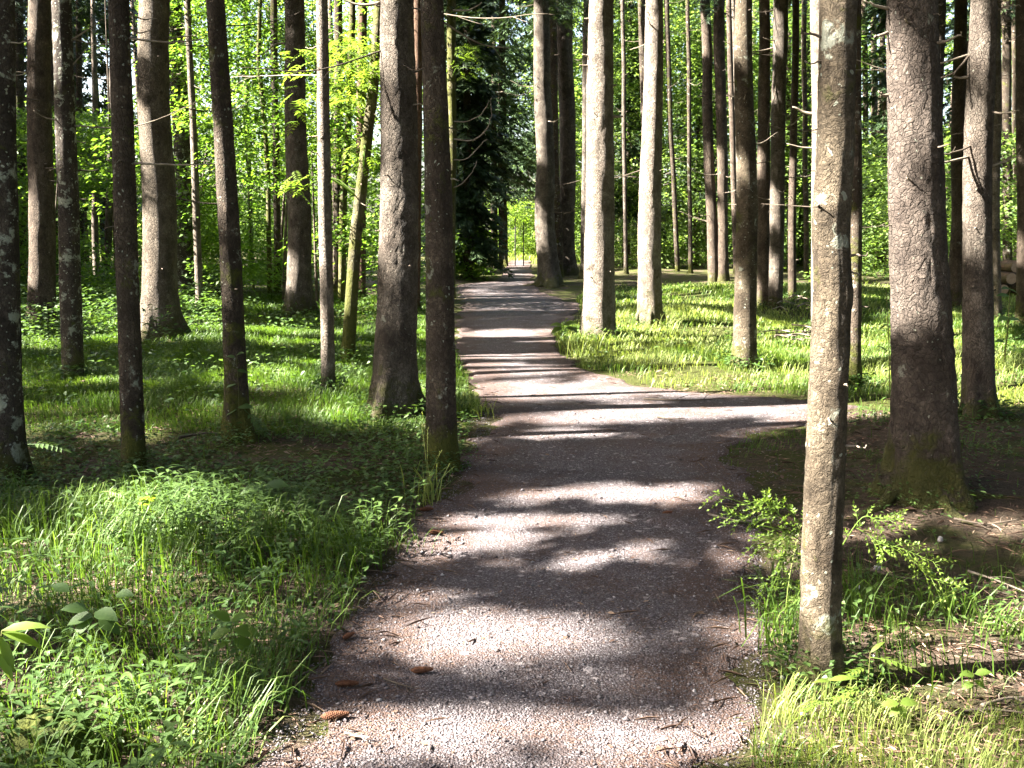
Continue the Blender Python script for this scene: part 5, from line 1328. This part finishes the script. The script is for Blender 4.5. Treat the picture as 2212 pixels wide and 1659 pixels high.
# leafy sprig spreading behind the nearest slim spruce
def sprig():
    g = gpt(1800, 1468) + np.array([0.02, 0.22, 0]); g[2] = float(terrain(g[0], g[1]))
    root = thing("hornbeam_sprig", "sunlit toothed sprig spreading both ways behind the nearest slim spruce", "shrub", g)
    ge = Geo()
    top = plane_pt(1790, 1180, g[1])
    tube(curve([g, (g + top) / 2 + [0.03, 0, 0], top], 10), np.linspace(0.008, 0.004, 10), 7, ge)
    link("stem", ge.build("stem", g, True), M['green_stem'], root)
    paths = [[(1790, 1190), (1700, 1130), (1630, 1095), (1545, 1068)], [(1700, 1130), (1660, 1085), (1650, 1078)], [(1720, 1140), (1690, 1160), (1640, 1170)], [(1790, 1250), (1740, 1215), (1700, 1180)], [(1780, 1230), (1720, 1200), (1690, 1205)],
             [(1800, 1210), (1860, 1120), (1900, 1125), (1940, 1120)], [(1850, 1140), (1890, 1165), (1910, 1190)], [(1900, 1170), (1960, 1190), (2020, 1215)], [(1960, 1190), (2000, 1240), (2060, 1270)], [(1790, 1330), (1750, 1290), (1720, 1290)], [(1770, 1180), (1720, 1120), (1680, 1090), (1600, 1120)], [(1770, 1200), (1700, 1150), (1620, 1130), (1570, 1110)], [(1780, 1300), (1700, 1250), (1650, 1270)]]
    for q, pp in enumerate(paths):
        bg_ = Geo()
        pts = curve([plane_pt(x, y, g[1] - 0.03 * k) for k, (x, y) in enumerate(pp)], 18)
        tube(pts, np.linspace(0.0026, 0.0008, 18), 5, bg_, 0.3)
        r_ = np.random.default_rng(800 + q)
        for k in range(3, 18):
            t = unit(pts[k] - pts[k - 1]); sd = 1 if k % 2 else -1
            d = unit(t + sd * np.array([-t[2], 0.9 * r_.normal(), t[0]]) * 0.8 + r_.normal(0, 0.15, 3))
            L = r_.uniform(0.035, 0.095)
            tw = pts[k] + d * L * np.linspace(0, 1, 5)[:, None] - np.array([0, 0, 0.25]) * L * (np.linspace(0, 1, 5) ** 2)[:, None]
            tube(tw, np.linspace(0.0011, 0.0005, 5), 4, bg_, 0.3)
            for m in range(1, 5):
                for s2 in ((-1, 1) if m < 4 else (0,)):
                    dd = d + s2 * np.array([-d[2], 0.5, d[0]]) * 0.9 + r_.normal(0, 0.2, 3)
                    leaves(tw[m][None], dd[None], np.array([[0.15, -0.5, 0.8]]) + r_.normal(0, 0.3, (1, 3)), r_.uniform(0.010, 0.019), r_.uniform(0.006, 0.010), 0.12, r_.random(1), bg_)
        link("leafy_branch", bg_.build("leafy_branch", g), M['leaf_bright'], root)
    S_ = [(a[0], a[1], a[2], 0.06) for a in [plane_pt(x, y, g[1]) for x, y in [(1560, 1075), (1600, 1085), (1640, 1100), (1680, 1120), (1720, 1150), (1890, 1130), (1930, 1122), (1990, 1200)]]]
sprig()

# ------------------------------------------------------------------ cones, stones, sticks
def cone_mesh():
    ge = Geo(); r_ = np.random.default_rng(3); L, Rr = 0.115, 0.019
    prof = np.array([0.15, 0.75, 0.95, 1.0, 0.95, 0.85, 0.65, 0.4, 0.1])
    tube(np.stack([np.linspace(-L / 2, L / 2, 9), np.zeros(9), np.zeros(9)], 1), prof * Rr * 0.85, 12, ge, 0.2)
    for k in range(150):
        f = (k + 0.5) / 150; a = k * 2.39996
        rr = np.interp(f * 8, np.arange(9), prof) * Rr
        n_ = np.array([0, math.cos(a), math.sin(a)])
        p = np.array([-L / 2 + L * f, 0, 0]) + n_ * rr * 0.75
        leaves(p[None], (np.array([0.75, 0, 0]) + n_ * 0.75)[None], n_[None], 0.013, 0.012, -0.1, np.array([r_.random()]), ge)
    return ge.build("spruce_cone")
CONE = cone_mesh(); CONE.materials.append(M['cone'])
def put_flat(name, me, px, py, rot, scale, label, cat, group=None, lift=0.0, tilt=0.0):
    g = gpt(px, py)
    o = bpy.data.objects.new(name, me); COL.objects.link(o)
    o.location = (g[0], g[1], g[2] + lift + 0.010 + 0.0004 * g[1]); o.rotation_euler = (rng.uniform(0, 6), tilt, rot); o.scale = (scale,) * 3
    return tag(o, label, cat, group)
GCONE = "spruce cones fallen on the path"
for (x, y, rot, s, lab) in [(910, 1462, 0.15, 1.0, "dark spruce cone lying in shade on the gravel, farthest out on the path"), (748, 1492, 0.1, 1.0, "dark spruce cone at the path's grassy left margin, in shade"),
                            (722, 1562, 0.25, 1.1, "red-brown sunlit spruce cone on pale gravel at the lower left"), (752, 1388, 1.0, 0.8, "reddish broken cone tucked in the verge grass by the herb bed"),
                            (1706, 1460, 0.8, 0.9, "spruce cone leaning at the shaded foot of the nearest slim spruce"), (1742, 1478, -0.6, 0.9, "spruce cone right against the nearest slim spruce's bark"),
                            (1700, 1512, 1.4, 0.9, "upright spruce cone on needles below the nearest slim spruce"), (920, 1110, 0.2, 1.0, "brown cone on the mossy verge past the grass tuft with seed heads"),
                            (940, 1160, -0.2, 1.0, "brown cone among litter where the verge meets the gravel"), (1440, 1118, 0.4, 0.8, "cone scrap beside the root hump on the path")]:
    put_flat("spruce_cone", CONE, x, y, rot, s * 0.68, lab, "cone", GCONE, 0.016)

def stone_mesh(seed):
    r_ = np.random.default_rng(seed); n, m = 14, 9
    th = np.linspace(0, 2 * math.pi, n, endpoint=False); ph = np.linspace(0.05, math.pi - 0.05, m)
    V = np.stack([np.sin(ph)[:, None] * np.cos(th), np.sin(ph)[:, None] * np.sin(th) * 0.8, np.repeat(np.cos(ph)[:, None] * 0.55, n, 1)], -1).reshape(-1, 3)
    V = V * (1 + 0.28 * vnoise(V[:, 0] * 1.6 + seed, V[:, 1] * 1.6, V[:, 2] * 1.6, seed) + 0.1 * vnoise(V[:, 0] * 5, V[:, 1] * 5, V[:, 2] * 5, seed))[:, None]
    i = np.arange(m - 1)[:, None] * n; j = np.arange(n)[None, :]; j2 = (j + 1) % n
    Q = np.stack([i + j, i + j2, i + n + j2, i + n + j], -1).reshape(-1, 4)
    V = np.vstack([V, [[0, 0, V[0, 2]]], [[0, 0, V[-n, 2]]]])
    T = np.concatenate([np.stack([np.full(n, n * m), np.arange(n), (np.arange(n) + 1) % n], 1)[:, ::-1], np.stack([np.full(n, n * m + 1), (m - 1) * n + np.arange(n), (m - 1) * n + (np.arange(n) + 1) % n], 1)])
    me = mesh_from("stone", V, quads=Q, tris=T, smooth=True); me.materials.append(M['stone']); return me
SM = [stone_mesh(s) for s in (2, 5, 9)]
for k, (x, y, s, lab) in enumerate([(1735, 1552, 9, "pale stone on sunlit gravel beside the thin bent grass stalk"), (1500, 1500, 6, "flat pale stone on gravel in the dark shadow stripe"), (1690, 1472, 7, "grey stone near the cones at the nearest spruce's foot"),
                                    (1895, 1235, 9, "bluish stone in brown litter right of the sunlit sprig"), (2030, 1172, 10, "stone on the dark litter beyond the mossy buttresses"), (1850, 1275, 8, "stone behind the nearest slim spruce in shade"),
                                    (820, 1520, 7, "grey stone between two cones at the shaded margin of the gravel"), (1885, 1425, 6, "stone under the tall feathery seedling"), (400, 1118, 12, "dark boulder-like stone in the shaded herbs left of the bright bed")]):
    g = gpt(x, y); r0 = px2m(g, s)
    put_flat("stone", SM[k % 3], x, y, k * 1.1, r0, lab, "stone", None, r0 * 0.2)

def stick(label, pts, wpx, mat='twig_dark', group=None, lift=0.02):
    P = [gpt(x, y) + [0, 0, lift] for (x, y) in pts]
    g = P[0]; ge = Geo(); C = curve(P, 14); r0 = px2m(g, wpx) / 2
    r_ = np.random.default_rng(int(pts[0][0]))
    C[:, 2] = terrain(C[:, 0], C[:, 1]) + lift + r0
    tube(C, np.linspace(r0, r0 * 0.45, 14), 7, ge)
    for q in (5, 9):
        d = unit(C[q + 1] - C[q]); sd = np.array([-d[1], d[0], 0.25]) * r_.choice([-1, 1])
        L = np.linalg.norm(C[-1] - C[0]) * 0.22
        tube(curve([C[q], C[q] + (d * 0.6 + sd * 0.6) * L, C[q] + (d * 1.3 + sd * 0.8) * L], 6), np.linspace(r0 * 0.5, r0 * 0.2, 6), 5, ge)
    o = link("stick", ge.build("stick", g, True), M[mat], loc=g)
    return tag(o, label, "stick", group)
GS = "fallen sticks on the forest floor"
for (lab, pts, wp, m) in [("fallen branch lying across the brown litter right of the sunlit sprig", [(1870, 1240), (1960, 1262), (2060, 1268), (2190, 1300)], 7, 'twig_dark'), ("stick slanting down the litter near the right edge", [(2090, 1245), (2150, 1265), (2212, 1290)], 6, 'twig'),
                          ("short broken stick by the right-edge grass clump", [(2110, 1330), (2160, 1352), (2200, 1375)], 7, 'twig_dark'), ("pale stick beside the lone bright seedling", [(2120, 1540), (2170, 1525), (2212, 1522)], 9, 'twig'),
                          ("dark stick in front of the pale stick at the right edge", [(2060, 1555), (2130, 1548), (2212, 1556)], 8, 'twig_dark'), ("thin twig on the litter below the dark buttressed roots", [(2060, 1130), (2130, 1142), (2200, 1132)], 5, 'twig_dark'),
                          ("mouldering branch in the dark herbs left of the leaning spruce's root", [(385, 955), (440, 945), (500, 948)], 7, 'twig_dark'), ("long dark stick behind the feathery seedlings", [(270, 1062), (340, 1055), (400, 1060)], 5, 'twig_dark'),
                          ("curved twig running from the herb bed to the gravel", [(600, 1500), (680, 1455), (740, 1425)], 4, 'twig_dark'), ("straight twig along the gravel just inside the lower left verge", [(830, 1480), (865, 1492), (895, 1500)], 5, 'twig_dark'),
                          ("small sunlit stick lying flat on lower left gravel", [(745, 1600), (770, 1606), (800, 1610)], 8, 'twig'), ("long thin shadowing stick over the bright bare patch", [(1390, 868), (1480, 871), (1570, 866)], 4, 'twig_dark'),  # the strip over the bare patch is added in place of a shadow
                          ("stick on the bright patch's lower rim", [(1420, 908), (1450, 912), (1480, 910)], 4, 'twig_dark'), ("pale twig beneath the sunlit sprig's tip", [(1530, 1120), (1600, 1135), (1680, 1128)], 5, 'twig')]:
    stick(lab, pts, wp, m, GS)
r_ = np.random.default_rng(91)
for q in range(16):
    x, y = r_.uniform(1640, 1755), r_.uniform(722, 760)
    a = r_.uniform(-0.5, 0.5); L = r_.uniform(20, 55)
    stick("grey twig in the brush pile behind the blotched grey-brown spruce", [(x, y), (x + L * 0.5, y + L * 0.3 * a - 3), (x + L, y + L * 0.5 * a)], r_.uniform(2.5, 5), 'twig' if q % 2 else 'twig_dark', "twigs of the brush pile", 0.02 + 0.18 * r_.random())
for q in range(7):
    x, y = r_.uniform(1655, 1740), r_.uniform(668, 690)
    stick("bleached bent twig by the feet of the close twin stems", [(x, y), (x + r_.uniform(10, 25), y - 6), (x + r_.uniform(30, 45), y + 3)], r_.uniform(2, 4), 'twig', "bent twigs by the twin stems", 0.05 + 0.2 * r_.random())

# root hump on the path
g = gpt(1450, 1130)
me = stone_mesh(33); me.materials.clear(); me.materials.append(M['path'])
o = bpy.data.objects.new("root_hump", me); COL.objects.link(o); o.location = g; o.scale = (px2m(g, 62), 0.13, 0.075); tag(o, "low worn root hump rising from the gravel", "root")

# mossy stump in the lower left corner
def stump():
    g = gpt(110, 1640); root = thing("tree_stump", "low mossy stump half hidden by bright herbs in the lower left corner", "stump", g)
    Rr = px2m(g, 72); h = px2m(g, 85); seg = 40
    th = np.linspace(0, 2 * math.pi, seg, endpoint=False); zz = np.linspace(-0.08, h, 14)
    rad = Rr * (1 + 0.45 * np.exp(-np.maximum(zz, 0) / 0.05))[:, None] * (1 + 0.12 * vnoise(np.cos(th) * 2, np.sin(th) * 2, zz[:, None] * 6, 4) + 0.05 * np.sin(th * 7))
    V = np.stack([rad * np.cos(th), rad * np.sin(th), np.repeat(zz[:, None], seg, 1) + 0.02 * vnoise(np.cos(th) * 3, np.sin(th) * 3, 2.0, 8)[None, :]], -1)
    i = np.arange(13)[:, None] * seg; j = np.arange(seg)[None, :]; j2 = (j + 1) % seg
    link("trunk", mesh_from("trunk", V.reshape(-1, 3), quads=np.stack([i + j, i + j2, i + seg + j2, i + seg + j], -1).reshape(-1, 4), smooth=True), M['moss'], root)
    q = np.linspace(0, 1, 8)
    T = V[-1][None] * np.array([1, 1, 0]) * q[:, None, None] * 0.99 + np.array([0, 0, 1]) * (h - 0.004 + 0.025 * vnoise(np.cos(th)[None] * q[:, None] * 4, np.sin(th)[None] * q[:, None] * 4, 1.0, 6))[..., None]
    i = np.arange(7)[:, None] * seg
    link("top", mesh_from("top", T.reshape(-1, 3), quads=np.stack([i + j, i + j2, i + seg + j2, i + seg + j], -1).reshape(-1, 4), smooth=True), M['moss'], root)
stump()

# log pile far right
r_ = np.random.default_rng(12)
gl = gpt(2192, 640)
for q in range(9):
    row, k = divmod(q, 3)
    ge = Geo(); x0 = gl[0] - 0.25 + k * 0.42 + 0.1 * row; z0_ = gl[2] + 0.17 + row * 0.28; rr = r_.uniform(0.12, 0.15)
    y0_ = gl[1] + r_.uniform(-0.1, 0.1)
    root = thing("log", "cut log in the stacked pile beyond the dappled grey spruce", "log", (x0, y0_, z0_ - 0.13), "logs of the far wood pile")
    tube([(x0, y0_, z0_), (x0, y0_ + 1, z0_), (x0 + 0.05, y0_ + 2.2, z0_)], [rr, rr, rr * 0.95], 16, ge, cap=False)
    link("bark", ge.build("bark", (x0, y0_, z0_ - 0.13), True), M['red'], root)
    th = np.linspace(0, 2 * math.pi, 16, endpoint=False)
    V = np.vstack([[[0, -0.002, 0.13]], np.stack([np.cos(th) * rr * 0.99, np.full(16, -0.002), np.sin(th) * rr * 0.99 + 0.13], 1)])
    link("cut_end", mesh_from("cut_end", V, tris=np.stack([np.zeros(16, int), 1 + np.arange(16), 1 + (np.arange(16) + 1) % 16], 1)), M['wood_end'], root)

# fence poles in the clearing
for (x, yb, yt, lab) in [(1113, 573, 470, "thin dark pole at the left side of the bright clearing"), (1131, 571, 480, "thin dark pole in the middle of the bright clearing")]:
    g = gpt(x, 575.5); e = plane_pt(x, yt, g[1]); ge = Geo()
    tube([g - [0, 0, 0.2], (g + e) / 2, e], [0.026, 0.025, 0.023], 10, ge)
    o = link("fence_pole", ge.build("fence_pole", g, True), M['metal'], loc=g); tag(o, lab, "pole")
